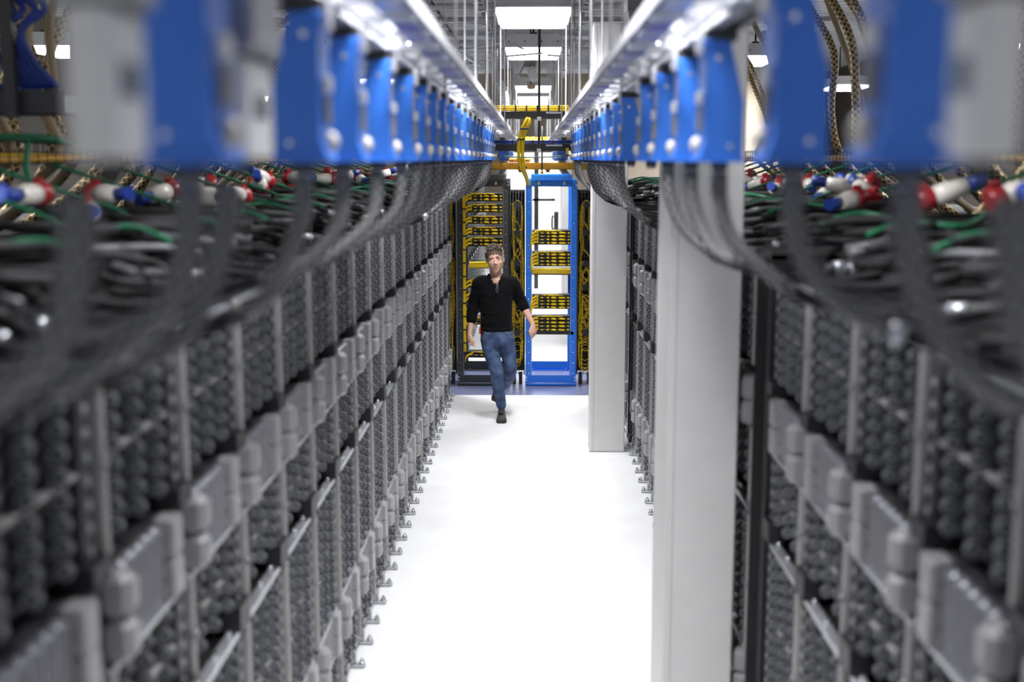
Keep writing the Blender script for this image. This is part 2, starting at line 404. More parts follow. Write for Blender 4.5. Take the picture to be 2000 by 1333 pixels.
# ================================================================== SERVER RACKS
ZROWS = [1.79+i*.0478 for i in range(8)]+[1.257+i*.0505 for i in range(5)]+[.552+i*.049 for i in range(12)]+[.105+i*.0515 for i in range(4)]
def rack_meshes(s):
    """s=+1: face looks to +x (left row); s=-1 mirrored for the right row. Local x=0 is the face, y 0..0.6 from near to far"""
    R = {}
    f = MB()                                                        # frame
    X = lambda a: a*s
    for y0 in (0.0, .58): f.box(X(-.98), X(0), y0, y0+.02, .06, 2.2, 'charcoal')
    f.box(X(-.98), X(0), .02, .58, 2.18, 2.2, 'black'); f.box(X(-.98), X(0), .02, .58, .06, .085, 'black'); f.box(X(-.98), X(-.96), .02, .58, .085, 2.18, 'black')
    f.box(X(-.04), X(.012), .52, .6, .085, 2.19, 'charcoal')                # far-edge upright
    for i in range(40): f.cyl((X(.012), .56, .12+i*.051), (X(.016), .56, .12+i*.051), .011, 'knobrim', 8)
    f.box(X(-.04), X(.004), 0, .035, .085, 2.19, 'black')
    f.box(X(-.02), X(.04), .47, .598, 1.166, 1.245, 'black'); f.box(X(-.02), X(.04), .50, .598, 1.735, 1.785, 'black')
    R['frame'] = f.mesh('frame')
    v = MB(); v.box(X(-.86), X(-.012), .045, .515, 0, .043, 'dark')         # one server sled
    for i in range(3):
        y = .065+i*.152
        v.box(X(-.012), X(-.004), y, y+.13, .006, .036, 'dark')
        for j in range(4): v.box(X(-.0045), X(-.003), y+.008+j*.03, y+.03+j*.03, .008, .035, 'black')
    R['server'] = v.mesh('server')
    k = MB(); k.cyl((X(.016), -.006, 0), (X(.016), .012, 0), .0175, 'knob', 14); k.torus((X(.016), -.006, 0), .0172, .0018, 'y', 'knobrim', 14, 5)
    k.cyl((X(.016), -.012, 0), (X(.016), -.004, 0), .005, 'knobrim', 8); k.box(X(-.004), X(.016), -.003, .009, -.006, .006, 'knob')
    R['round_latch'] = k.mesh('round_latch')
    R['posts'] = []
    for (z0, z1) in ((1.775, 2.185), (1.195, 1.515), (.53, 1.14), (.10, .325)):
        p = MB(); zm = (z0+z1)/2
        for a, b in ((z0, zm-.002), (zm+.002, z1)): p.bev(X(.0), X(.032), .002, .026, a, b, 'post', .006)
        p.box(X(.0), X(.038), .0, .02, zm-.006, zm+.006, 'zinc'); p.box(X(-.01), X(.006), .0, .034, z0, z1, 'post')
        R['posts'].append(p.mesh('cable_post'))
    R['rails'] = []
    for z, h, kk in ((2.172, .016, 'zinc'), (1.975, .008, 'post'), (1.50, .014, 'zinc'), (1.355, .006, 'post'), (1.14, .02, 'zinc'), (.84, .007, 'post'), (.52, .012, 'zinc'), (.315, .012, 'zinc')):
        p = MB(); p.box(X(-.01), X(.01 if h < .01 else .024), .03, .53, z, z+h, kk)
        if z == 1.14:
            for yy in (.12, .3, .47): p.cyl((X(.0), yy, z+h), (X(.0), yy, z+h+.014), .011, 'chrome', 8)
            p.box(X(-.5), X(-.01), .03, .55, z, z+.004, 'black')
        R['rails'].append(p.mesh('shelf_rail'))
    p = MB(); p.box(X(-.8), X(-.01), .04, .55, 0, .205, 'charcoal'); p.box(X(-.01), X(.012), .03, .56, -.004, .003, 'zinc'); R['power_shelf'] = p.mesh('power_shelf')
    p = MB()
    for a, b in ((.0, .1), (.104, .205)): p.bev(X(-.01), X(.068), .0, .075, a, b, 'psu', .018)
    R['battery'] = p.mesh('battery_module')
    p = MB()
    for a, b in ((.0, .1), (.104, .205)):
        p.bev(X(-.01), X(.046), .0, .085, a, b, 'psu', .006)
        p.cyl((X(.02), -.002, a+.05), (X(.02), .001, a+.05), .004, 'black', 8)
    R['control'] = p.mesh('control_module')
    p = MB(); p.bev(X(-.01), X(.022), .0, .052, .002, .2, 'psur', .008); p.box(X(.0), X(.028), .022, .028, .01, .19, 'psu'); R['psu'] = p.mesh('power_supply')
    p = MB(); p.cyl((X(.02), 0, .012), (X(.02), 0, .085), .009, 'zinc', 8); p.bev(X(-.02), X(.075), -.022, .022, .004, .016, 'zinc', .004); p.cyl((X(.055), 0, .0), (X(.055), 0, .034), .014, 'chrome', 8)
    p.cyl((X(.055), 0, .03), (X(.055), 0, .046), .008, 'chrome', 8); p.cyl((X(-.06), -.02, .03), (X(-.06), .02, .03), .03, 'black', 12); R['foot'] = p.mesh('levelling_foot')
    p = MB(); p.box(X(-.02), X(.012), .0, .6, .062, .084, 'zinc'); p.box(X(-.9), X(-.02), .0, .6, .055, .062, 'charcoal'); R['base'] = p.mesh('base_rail')
    return R
def make_rack(R, s):
    r = empty('server_rack')
    put('frame', R['frame'], r); put('base_rail', R['base'], r)
    for me in R['posts']: put('cable_post', me, r)
    for me in R['rails']: put('shelf_rail', me, r)
    for z in ZROWS:
        v = put('server', R['server'], r, (0, 0, z))
        for y in (.10, .255, .41): put('round_latch', R['round_latch'], v, (0, y, .022))
    for z in (1.52, .32):
        p = put('power_shelf', R['power_shelf'], r, (0, 0, z))
        put('battery_module', R['battery'], p, (0, .02, .002)); put('control_module', R['control'], p, (0, .42, .002))
        for i in range(5): put('power_supply', R['psu'], p, (0, .12+i*.058, .002))
    for y in (.15, .45): put('levelling_foot', R['foot'], r, (0, y, 0))
    return r
RL, RR = rack_meshes(1), rack_meshes(-1)
protoL = make_rack(RL, 1); protoR = make_rack(RR, -1); KM = kids_map()
P0L = 1.87
yL = [P0L+.607*i for i in range(19)]
for i, y in enumerate(yL):
    o = protoL if i == 0 else copy_tree(protoL, KM)
    o.location = (-FX, y, 0)
    tag(o, f'dark grey open server rack in the left row, {ORD[i]} counting from the camera', 'server rack', 'left row of server racks')
yR = [1.60+.597*i for i in range(5)]+[4.93+.607*i for i in range(10)]+[11.33+.607*i for i in range(3)]
for i, y in enumerate(yR):
    o = protoR if i == 0 else copy_tree(protoR, KM)
    o.location = (FX, y, 0)
    tag(o, f'dark grey open server rack in the right row, {ORD[i]} counting from the camera', 'server rack', 'right row of server racks')
yF = [15.9+.607*i for i in range(12)]
for i, y in enumerate(yF):
    o = copy_tree(protoL, KM); o.location = (-FX, y, 0)
    tag(o, f'server rack in the left row beyond the blue floor strip, {ORD[i]} past it', 'server rack', 'left racks beyond the cross aisle')
for i in range(8):
    o = copy_tree(protoR, KM); o.location = (FX, 16.6+.607*i, 0)
    tag(o, f'server rack in the right row beyond the blue floor strip, {ORD[i]} past it', 'server rack', 'right racks beyond the cross aisle')
# black end panels in the right row
for y0, y1, lb in ((4.60, 4.91, 'tall black filler panel between racks beside the nearer column'), (11.02, 11.31, 'tall black filler panel beside the far column')):
    p = MB(); p.box(FX-.03, FX+.98, y0+.005, y0+.03, .02, 2.26, 'black'); p.box(FX-.03, FX+.98, y1-.03, y1-.005, .02, 2.26, 'black'); p.box(FX+.0, FX+.03, y0+.03, y1-.03, .02, 2.26, 'black')
    p.box(FX-.04, FX+.98, y0+.005, y1-.005, 0, .03, 'charcoal'); p.box(FX-.03, FX+.98, y0+.005, y1-.005, 2.24, 2.27, 'charcoal')
    tag(p.build('filler_panel'), lb, 'panel')
# ================================================================== BUSWAYS WITH TAP BOXES
BZ = CAM_H+.305
def busway(s, y0, y1, lb, rods=True, far=False):
    r = empty('busway', (s*.42, y0, BZ)); r.scale = (.7, 1, .7); L = y1-y0; X = lambda a: -a*s          # local +toward aisle centre
    h = MB(); h.bev(X(-.11), X(.02), 0, L, .01, .13, 'alu', .02)
    for a in (-.105, -.03, .0): h.box(X(a), X(a+.02), 0, L, -.006, .014, 'aluw')
    h.box(X(-.08), X(-.035), 0, L, .004, .012, 'charcoal')
    h.build('housing', r)
    i = 0; y = .1
    while y < L-.3:
        j = MB(); j.bev(X(-.125), X(.045), y, y+.16, -.006, .125, 'aluw', .008)
        for q in range(4): j.box(X(-.12), X(.05), y+.02+q*.035, y+.03+q*.035, -.012, .0, 'galv')
        j.build('joint_cover', r); y += 1.05
    c = MB(); c.bev(X(.09), X(.21), 0, L, .03, .09, 'alu', .02); c.box(X(.195), X(.215), 0, L, .05, .10, 'aluw')
    y = .2
    while y < L-.2: c.box(X(.03), X(.21), y, y+.04, .018, .03, 'galv'); y += .35
    c.build('wireway', r)
    y = .35; q = 0
    while y < L-.4:
        m = MB(); ln = (.34, .2, .5)[q % 3]; m.box(X(.11), X(.19), y, y+ln, .024, .0299, 'violet'); m.build('violet_strip', r); y += ln+(.45, .3, .7)[q % 3]; q += 1
    if rods:
        y = .5; q = 0
        while y < L-.2:
            for a in ((.19,) if q % 2 else (.05,)):
                m = MB(); m.cyl((X(a), y, .05), (X(a), y, (4.46-BZ)/.7), .0075, 'rod' if q % 2 else 'alu', 8); m.cyl((X(a), y, .05), (X(a), y, .075), .016, 'chrome', 8); m.build('hanger_rod', r)
            y += .78; q += 1
    return tag(r, lb, 'busway', 'overhead busways')
busway(-1, .2, 16.2, 'silver overhead busway along the left row with blue boxes below')
busway(1, .2, 16.2, 'silver overhead busway along the right row with blue boxes below')
busway(-1, 16.5, 26.5, 'distant left overhead busway beyond the cross trays')
busway(1, 16.5, 26.5, 'distant right overhead busway beyond the cross trays')
def tap_mesh(s):
    X = lambda a: a*s; R = {}
    b = MB()     # x from 0 (aisle side, at |x|=.57) outward to .13 ; z from 0 to .38 ; y from 0 to .17
    pr = [(-.014, 0), (.135, 0), (.135, .20), (.085, .40), (-.004, .40), (.006, .33), (.006, .06), (-.014, .014)]
    def ring(y, i): return [(X(min(max(px, i-.014), .135-i)), y, min(max(pz, i), .40-i)) for px, pz in pr]
    rr = [ring(0, .004), ring(.006, 0), ring(.164, 0), ring(.17, .004)]
    if s < 0: rr = [q[::-1] for q in rr]
    b.loft(rr, 'blue', sm=False)
    b.box(X(-.006), X(.14), -.006, .012, -.004, .012, 'blue'); b.box(X(-.006), X(.14), .158, .176, -.004, .012, 'blue')
    b.cyl((X(.045), -.003, .34), (X(.045), .001, .34), .01, 'chrome', 8); b.cyl((X(.09), -.003, .05), (X(.09), .001, .05), .008, 'chrome', 8)
    R['body'] = b.mesh('enclosure')
    k = MB(); k.tube([(X(.0), .085, .055), (X(-.012), .085, .055), (X(-.022), .085, .055), (X(-.030), .085, .055)], .03, 'wplug', 16, rads=[.029, .029, .024, .012]); R['knob'] = k.mesh('round_cover')
    k = MB(); k.bev(X(-.014), X(.006), .05, .115, .19, .235, 'white', .006); k.box(X(-.01), X(.006), .06, .10, .10, .18, 'grey'); R['plate'] = k.mesh('breaker_cover')
    k = MB(); k.box(X(.0), X(.11), .01, .16, .40, .435, 'charcoal'); k.box(X(-.015), X(.0), .04, .13, .36, .435, 'aluw'); R['hook'] = k.mesh('busway_hook')
    k = MB(); k.cyl((X(.07), .085, -.03), (X(.07), .085, 0), .03, 'charcoal', 14); k.cyl((X(.07), .085, -.045), (X(.07), .085, -.03), .024, 'zinc', 14); R['gland'] = k.mesh('cable_gland')
    return R
TR = {-1: tap_mesh(-1), 1: tap_mesh(1)}
def make_tap(s):
    r = empty('tap_box')
    R = TR[s]
    put('enclosure', R['body'], r); put('round_cover', R['knob'], r); put('breaker_cover', R['plate'], r); put('busway_hook', R['hook'], r); put('cable_gland', R['gland'], r)
    return r
tapL, tapR = make_tap(-1), make_tap(1); KM = kids_map()
DL = [1.53, 2.32, 2.82, 3.45, 4.1, 4.6, 5.1, 5.6, 6.2, 6.8, 7.4, 8.0, 8.6, 9.2, 9.8, 10.4, 11.0, 11.6, 12.2, 12.75]
DR = [1.41, 2.06, 2.89, 3.42, 4.0, 4.58, 5.55, 6.15, 6.75, 7.3, 7.9, 8.5, 9.1, 9.7, 10.3, 11.05, 11.6, 12.2, 12.75]
def whip(s, y, q):
    X = lambda a: a*s
    rnd = random.Random(q*31+(7 if s > 0 else 0))
    j = rnd.uniform(-.03, .03); yy = y+.06; dy = rnd.uniform(.1, .3)
    zb = 2.29+rnd.uniform(-.02, .03)
    P = spline([(X(.449), yy, 2.585), (X(.451), yy-.01, 2.52), (X(.475), yy-.02, 2.44), (X(.54+j), yy-.05, 2.36), (X(.65+j), yy-dy*.5, zb+.01), (X(.82), yy-dy*.8, zb-.03), (X(.97), yy-dy, zb-.03), (X(1.15), yy-dy*1.2, zb+.02), (X(1.3), yy-dy*1.3, 2.42)], 5)
    r = empty('power_whip', (0, 0, 0)); g = 19
    m = MB(); m.tube(P[:g], .02, 'grip', 10, rads=[.021-.004*i/g for i in range(g)]); m.build('mesh_grip', r)
    m = MB(); m.tube(P[g-1:], .015, 'bcable', 8); m.cyl(P[g-1], P[g], .019, 'zinc' if rnd.random() < .2 else 'charcoal', 10); m.build('cable', r)
    return r
for s, DD, proto, nm in ((-1, DL, tapL, 'left'), (1, DR, tapR, 'right')):
    for i, y in enumerate(DD):
        o = proto if i == 0 else copy_tree(proto, KM)
        o.location = (s*.40, y, CAM_H-.005); o.scale = (.7, .7, .7)
        tag(o, f'blue steel tap box hanging under the {nm} busway, {ORD[i]} counting from the camera', 'electrical box', f'blue boxes on the {nm} busway')
        if s < 0 or y > 11.5 or not (4.5 < y < 5.9 or 10.2 < y < 11.4): tag(whip(s, y, i), f'dark braided power whip drooping from the {ORD[i]} blue box on the {nm}', 'cable', f'power whips of the {nm} row')
    for i in range(7):
        o = copy_tree(proto, KM); o.location = (s*.40, 17.4+i*1.3, CAM_H-.005)
        tag(o, f'small distant blue tap box on the {nm} beyond the cross trays, {ORD[i]} of them', 'electrical box', f'distant blue boxes {nm}')
        if i < 4:
            w_ = whip(s, 17.2+i*1.3, i+40); tag(w_, f'distant dark power whip below the {ORD[i]} far blue box on the {nm}', 'cable', f'distant whips {nm}')
# white metering boxes next to the camera
def meter_box(s, y, dpt, wout, lb, hh=.205):
    r = empty('meter_box', (s*.40, y, CAM_H-.0)); r.scale = (.7, .7, .7); X = lambda a: a*s
    b = MB(); b.bev(0, X(wout), 0, dpt, 0, hh, 'shadedwhite', .006); b.box(X(-.002), X(.0), .008, dpt-.008, .008, hh-.01, 'white'); b.build('enclosure', r)  # body coloured as shaded white, aisle face painted whiter as the lit side
    k = MB(); k.box(X(-.005), X(-.002), dpt*.30, dpt*.75, hh*.42, hh*.66, 'screen'); k.build('display', r)
    k = MB(); k.bev(X(-.02), X(wout+.04), -.0, dpt+.02, hh+.01, .43, 'alu' if s < 0 else 'aluw', .012); k.box(X(.0), X(wout), .01, dpt-.01, hh, hh+.01, 'charcoal'); k.build('mounting_head', r)
    k = MB(); k.cyl((X(wout*.5), dpt*.5, -.03), (X(wout*.5), dpt*.5, 0), .02, 'charcoal', 12); k.build('cable_gland', r)
    return tag(r, lb, 'electrical box')
meter_box(-1, 1.155, .16, .06, 'white metering box with small dark display at the upper left edge')
meter_box(-1, 1.70, .25, .08, 'white metering box with display between the first two left blue boxes', .2)
meter_box(1, 1.11, .12, .058, 'white metering box with small display at the upper right edge')
for s, y, q, lb in ((-1, 1.155, 77, 'dark power whip below the nearest white box on the left'), (1, 1.11, 78, 'dark power whip below the white box on the right'), (-1, 1.74, 79, 'dark power whip below the second white box on the left')):
    w_ = whip(s, y-.02, q); tag(w_, lb, 'cable')
# ================================================================== CABLES AND PLUGS ON THE RACK TOPS
def plug(s, x, y, z, rot, rnd):
    r = empty('power_connector', (x, y, z)); r.rotation_euler = (rnd.uniform(-.3, .3), rnd.uniform(-.5, .3), rot)
    m = MB(); m.tube([(0, 0, 0), (.05, 0, 0), (.06, 0, 0), (.11, 0, 0)], .035, 'wplug', 14, rads=[.036, .038, .034, .03]); m.build('white_body', r)
    m = MB(); m.tube([(-.055, 0, 0), (-.05, 0, 0), (-.01, 0, 0), (.0, 0, 0)], .04, 'red', 14, rads=[.034, .042, .042, .037]); m.box(-.04, -.01, -.012, .012, .035, .055, 'red'); m.build('red_collar', r)
    m = MB(); m.tube([(.11, 0, 0), (.18, 0, 0)], .024, 'cblue', 12); m.build('blue_end', r)
    return r
for s, ys, nm in ((-1, yL, 'left'), (1, yR, 'right')):
    for i, y in enumerate(ys):
        rnd = random.Random(i*17+(500 if s > 0 else 0))
        for q in range(1 if i % 3 == 1 else 2):
            pr = plug(s, s*rnd.uniform(1.3, 1.7), y+.1+q*.28+rnd.uniform(-.05, .05), 2.475+rnd.uniform(-.03, .03), rnd.uniform(0, 6.28), rnd)
            tag(pr, f'red and white power connector with blue end on the rack tops of the {nm} row', 'plug', f'power connectors of the {nm} row')
        for q in range(7):
            z = 2.225+q*.027+rnd.uniform(0, .012); y0 = y+rnd.uniform(-.1, .5); kk = ['bcable', 'gcable', 'bcable', 'bcable', 'conduit', 'bcable', 'bcable'][q]
            P = spline([(s*rnd.uniform(.95, 1.02), y0, z), (s*1.1, y0+rnd.uniform(-.2, .2), z+.02), (s*1.25, y0+rnd.uniform(-.3, .3), z+.03), (s*rnd.uniform(1.4, 1.55), y0+rnd.uniform(-.3, .4), z+.03), (s*1.75, y0+rnd.uniform(-.2, .4), z+.05)], 4)
            m = MB(); m.tube(P, rnd.uniform(.012, .018), kk, 8)
            if q == 1: m.cyl(P[1], P[2], .02, 'zinc', 10)
            tag(m.build('power_cable'), ('grey' if q in (1, 4) else 'black')+f' power cable lying across the rack tops of the {nm} row', 'cable', ('grey' if q in (1, 4) else 'black')+f' cables on the {nm} rack tops')
        m = MB(); y0 = y+.2
        m.tube(spline([(s*.99, y0, 2.40), (s*1.15, y0+.15, 2.43), (s*1.3, y0+.1, 2.42), (s*1.5, y0+.35, 2.46), (s*1.9, y0+.3, 2.6)], 4), .008, 'green', 7)
        tag(m.build('green_cable'), f'thin green earth cable over the rack tops of the {nm} row', 'cable', f'green cables of the {nm} row')
        # black top trunk the whips rest on
        m = MB(); m.bev(s*1.02, s*1.82, y+.01, y+.59, 2.2, 2.208, 'black', .003)
        tag(m.build('top_tray'), f'black cable tray on top of the {ORD[i]} rack of the {nm} row', 'cable tray', f'rack top trays of the {nm} row')
# long wire trays with yellow cables beside the rows, and brass braided conduits rising behind
for s, nm in ((-1, 'left'), (1, 'right')):
    r = empty('wire_tray', (s*2.35, 2.4, 2.6)); X = lambda a: a*s
    m = MB()
    for a in (-.14, -.07, 0, .07, .14): m.tube([(X(a), 0, 0), (X(a), 13.0, 0)], .004, 'black', 5)
    for a, z in ((-.15, .05), (.15, .05), (-.15, .1), (.15, .1)): m.tube([(X(a), 0, z), (X(a), 13.0, z)], .004, 'black', 5)
    y = 0
    while y < 13.0: m.tube([(X(-.15), y, .1), (X(-.15), y, 0), (X(.15), y, 0), (X(.15), y, .1)], .004, 'black', 5); y += .1
    m.build('tray', r)
    for q in range(6):
        m = MB(); P = [(X(-.10+.04*q+.01*math.sin(k*.9+q)), k*.65, .022+.008*math.sin(k*1.3+q*2)) for k in range(21)]
        m.tube(P, .018, 'yellow' if q % 2 else 'amber', 8); m.build('cable_bundle', r)
    tag(r, f'black wire tray of yellow cables running behind the {nm} rack row', 'cable tray', 'wire trays with yellow cables')
    n = 0
    for i in range(36):
        rnd = random.Random(i+900*(s+2)); y = (5.2+i*.14 if i < 16 else 7.4+(i-16)*.31); x = s*(2.45+rnd.uniform(-.05, .35))
        m = MB(); P = spline([(s*rnd.uniform(2.98, 3.1), y, 2.2), (x+rnd.uniform(-.05, .05), y, 2.6), (x+rnd.uniform(-.12, .12), y+rnd.uniform(-.1, .1), 3.0), (x+rnd.uniform(-.2, .2), y+.2, 3.5), (x-s*.25, y+.5, 3.95)], 4)
        m.tube(P, rnd.uniform(.022, .034), 'brassbraid' if i % 3 else 'tan', 8)
        tag(m.build('braided_conduit'), f'{"brass braided" if i % 3 else "tan"} conduit rising behind the {nm} rack row', 'conduit', f'{"braided" if i % 3 else "tan"} conduits {nm}')
# cross tray with blue cables, upper left, and its mirror at the right
def blue_tray(s, lb):
    r = empty('cable_ladder', (s*1.86, 4.85, 2.80)); X = lambda a: a*s
    m = MB(); m.box(0, X(1.5), 0, .012, 0, .09, 'charcoal'); m.box(0, X(1.5), .3, .312, 0, .09, 'charcoal')
    for i in range(7): m.box(X(.1+i*.22), X(.13+i*.22), .012, .3, .02, .04, 'charcoal')
    m.bev(X(-.03), X(.0), -.01, .32, .0, .07, 'white', .005); m.build('ladder', r)
    for q in range(6):
        m = MB(); P = spline([(X(1.45), .05+.04*q, .10), (X(1.0), .04+.04*q, .105), (X(.55), .05+.04*q, .11), (X(.2), .04+.04*q, .10)], 4); m.tube(P, .02, 'cblue', 8); m.build('cable_bundle', r)
    for q in range(7):
        m = MB(); x0 = .06+.022*q
        P = spline([(X(x0-.02), .05, .1), (X(x0+.05), .0, .2), (X(x0+.08-.02*(q % 3)), -.03, .32), (X(x0+.0+.02*(q % 2)), 0, .42), (X(x0+.3), .08, .55), (X(x0+1.0), .1, .58)], 5); m.tube(P, .014, 'cblue', 8); m.build('looping_cable', r)
    m = MB(); m.box(X(.17), X(.215), -.06, -.02, -.02, 1.66, 'charcoal'); m.build('support_strut', r)
    m = MB(); m.box(X(.3), X(1.5), -.04, .34, .88, .98, 'black'); m.box(X(.1), X(1.5), -.02, .32, 1.0, 1.04, 'yellow'); m.box(X(.42), X(.6), .1, .16, .05, .9, 'charcoal'); m.build('upper_tray', r)
    return tag(r, lb, 'cable tray')
blue_tray(-1, 'black cable ladder with looping blue cables at the upper left edge')
for s, nm in ((-1, 'left'), (1, 'right')):
    m = MB(); m.tube(spline([(s*3.4, 4.6, 2.70), (s*2.6, 4.6, 2.705), (s*1.9, 4.6, 2.70), (s*1.8, 4.7, 2.68)], 5), .016, 'green', 8)
    m.tube(spline([(s*2.05, 4.58, 2.69), (s*2.1, 4.56, 2.62), (s*2.12, 4.5, 2.5), (s*2.05, 4.4, 2.40)], 5), .012, 'green', 8); m.tube(spline([(s*1.9, 4.58, 2.69), (s*1.88, 4.5, 2.58), (s*1.8, 4.4, 2.45), (s*1.7, 4.3, 2.38)], 5), .012, 'green', 8)
    if s < 0: tag(m.build('earth_cable'), 'thick green cable strung below the blue cable ladder at the left edge', 'cable')
m = MB(); m.tube(spline([(1.75, 4.9, 2.35), (1.95, 4.8, 2.6), (2.03, 4.75, 2.9), (2.02, 4.8, 3.3), (2.2, 5.0, 3.9)], 6), .035, 'brassbraid', 10)
tag(m.build('braided_conduit'), 'thick dark brass braided conduit at the right edge of the view', 'conduit')
m = MB(); m.tube(spline([(1.5, 3.9, 2.35), (1.62, 4.1, 2.48), (1.75, 4.3, 2.58)], 6), .01, 'green', 8)
tag(m.build('earth_cable'), 'slanting green cable above the right rack tops', 'cable')
for q, (x, y) in enumerate(((-2.5, 9.5), (-2.4, 12.0), (2.5, 8.0), (2.6, 11.0))):
    m = MB(); x += .75 if x > 0 else -.75; m.bev(x-.09, x+.09, y, y+.15, 2.2, 2.42, 'violet' if q < 2 else 'tanwall', .01); m.box(x-.07, x+.07, y-.004, y, 2.23, 2.4, 'charcoal')
    tag(m.build('junction_box'), ['violet blue junction box behind the left racks, nearer one', 'violet blue junction box behind the left racks, farther one', 'tan junction box behind the right racks, nearer one', 'tan junction box behind the right racks, farther one'][q], 'box')
# neighbouring rows seen over the racks: backs of the next rows
for s, nm in ((-1, 'left'), (1, 'right')):
    for i in range(10):
        y = 3.0+i*1.21; m = MB(); x0, x1 = s*2.95, s*3.95
        m.box(x0, x1, y, y+1.19, .06, 2.2, 'charcoal'); m.box(s*2.94, s*2.95, y+.03, y+1.16, .1, 2.15, 'black')
        for q in range(14): m.box(s*2.93, s*2.94, y+.06, y+1.12, .2+q*.14, .26+q*.14, 'dark')
        m.box(s*3.0, s*3.9, y+.05, y+.1, 0, .06, 'black'); m.box(s*3.0, s*3.9, y+1.09, y+1.14, 0, .06, 'black')
        tag(m.build('neighbouring_rack'), f'dark rack of the neighbouring row on the {nm}, {ORD[i]} from the camera', 'server rack', f'neighbouring {nm} row')

# ================================================================== FRAMES AT THE CROSS AISLE
FY = 13.92
def patch_frame(x0, wd, k, lb):
    r = empty('relay_rack', (x0, FY, 0)); D = .98; H = 2.38; pw = .073
    for (px, py) in ((0, 0), (wd-pw, 0), (0, D), (wd-pw, D)):
        m = MB(); m.box(px, px+pw, py, py+.004, .03, H, k)
        ox = px if px == 0 else px+pw-.004
        m.box(ox, ox+.004, py, py+(.08 if py == 0 else -.08) if py == 0 else py+.004, .03, H, k) if py == 0 else m.box(ox, ox+.004, py-.08, py, .03, H, k)
        if py == 0:
            for i in range(18): m.cyl((px+pw*.5, -.002, .14+i*.125), (px+pw*.5, .0, .14+i*.125), .0055, 'chrome' if k == 'rackblue' else 'zinc', 6)
            e = px+pw-.006 if px == 0 else px+.006
            for i in range(92): m.box(e-.003, e+.003, -.001, 0, .12+i*.024, .129+i*.024, 'white' if k == 'rackblue' else 'zinc')
        m.build('upright', r)
    for py, s2 in ((0, -1), (D, 1)):
        m = MB(); m.box(0, wd, py-.006 if s2 < 0 else py+.004, py if s2 < 0 else py+.01, H-.07, H+.005, k); m.box(.06, wd-.06, py+.03*s2-.004, py+.03*s2, H+.005, H+.06, k)
        m.box(0.06, wd-.06, py-.034 if s2 < 0 else py, py if s2 < 0 else py+.034, H+.0, H+.006, k)
        if s2 < 0:
            for a in (.012, wd-.012):
                for z in (H-.02, H-.055): m.cyl((a, -.012, z), (a, -.006, z), .009, 'chrome', 8)
            for a in (.15, wd-.15): m.bev(a-.01, a+.01, -.011, -.006, H-.05, H-.015, 'white', .003)
        m.build('top_bar', r)
        m = MB(); m.box(0, wd, py-.006 if s2 < 0 else py+.004, py if s2 < 0 else py+.01, .03, .12, k); m.box(0, wd, py-.05 if s2 < 0 else py, py if s2 < 0 else py+.05, 0, .008, k)
        m.box(0, wd, py-.05 if s2 < 0 else py+.044, py-.044 if s2 < 0 else py+.05, 0, .03, k)
        for a in (.012, wd-.012):
            for z in (.06, .095): m.cyl((a, py-.012, z), (a, py-.006, z), .009, 'chrome', 8)
        for a in (.09, wd-.09): m.cyl((a, py-.03 if s2 < 0 else py+.03, .008), (a, py-.03 if s2 < 0 else py+.03, .028), .012, 'chrome', 8)
        m.build('base_bar', r)
    for px in (0, wd-.004):
        m = MB(); m.box(px, px+.004, .08, D-.08, H-.06, H, k); m.box(px, px+.004, .08, D-.08, .03, .1, k); m.build('side_tie', r)
    return tag(r, lb, 'rack')
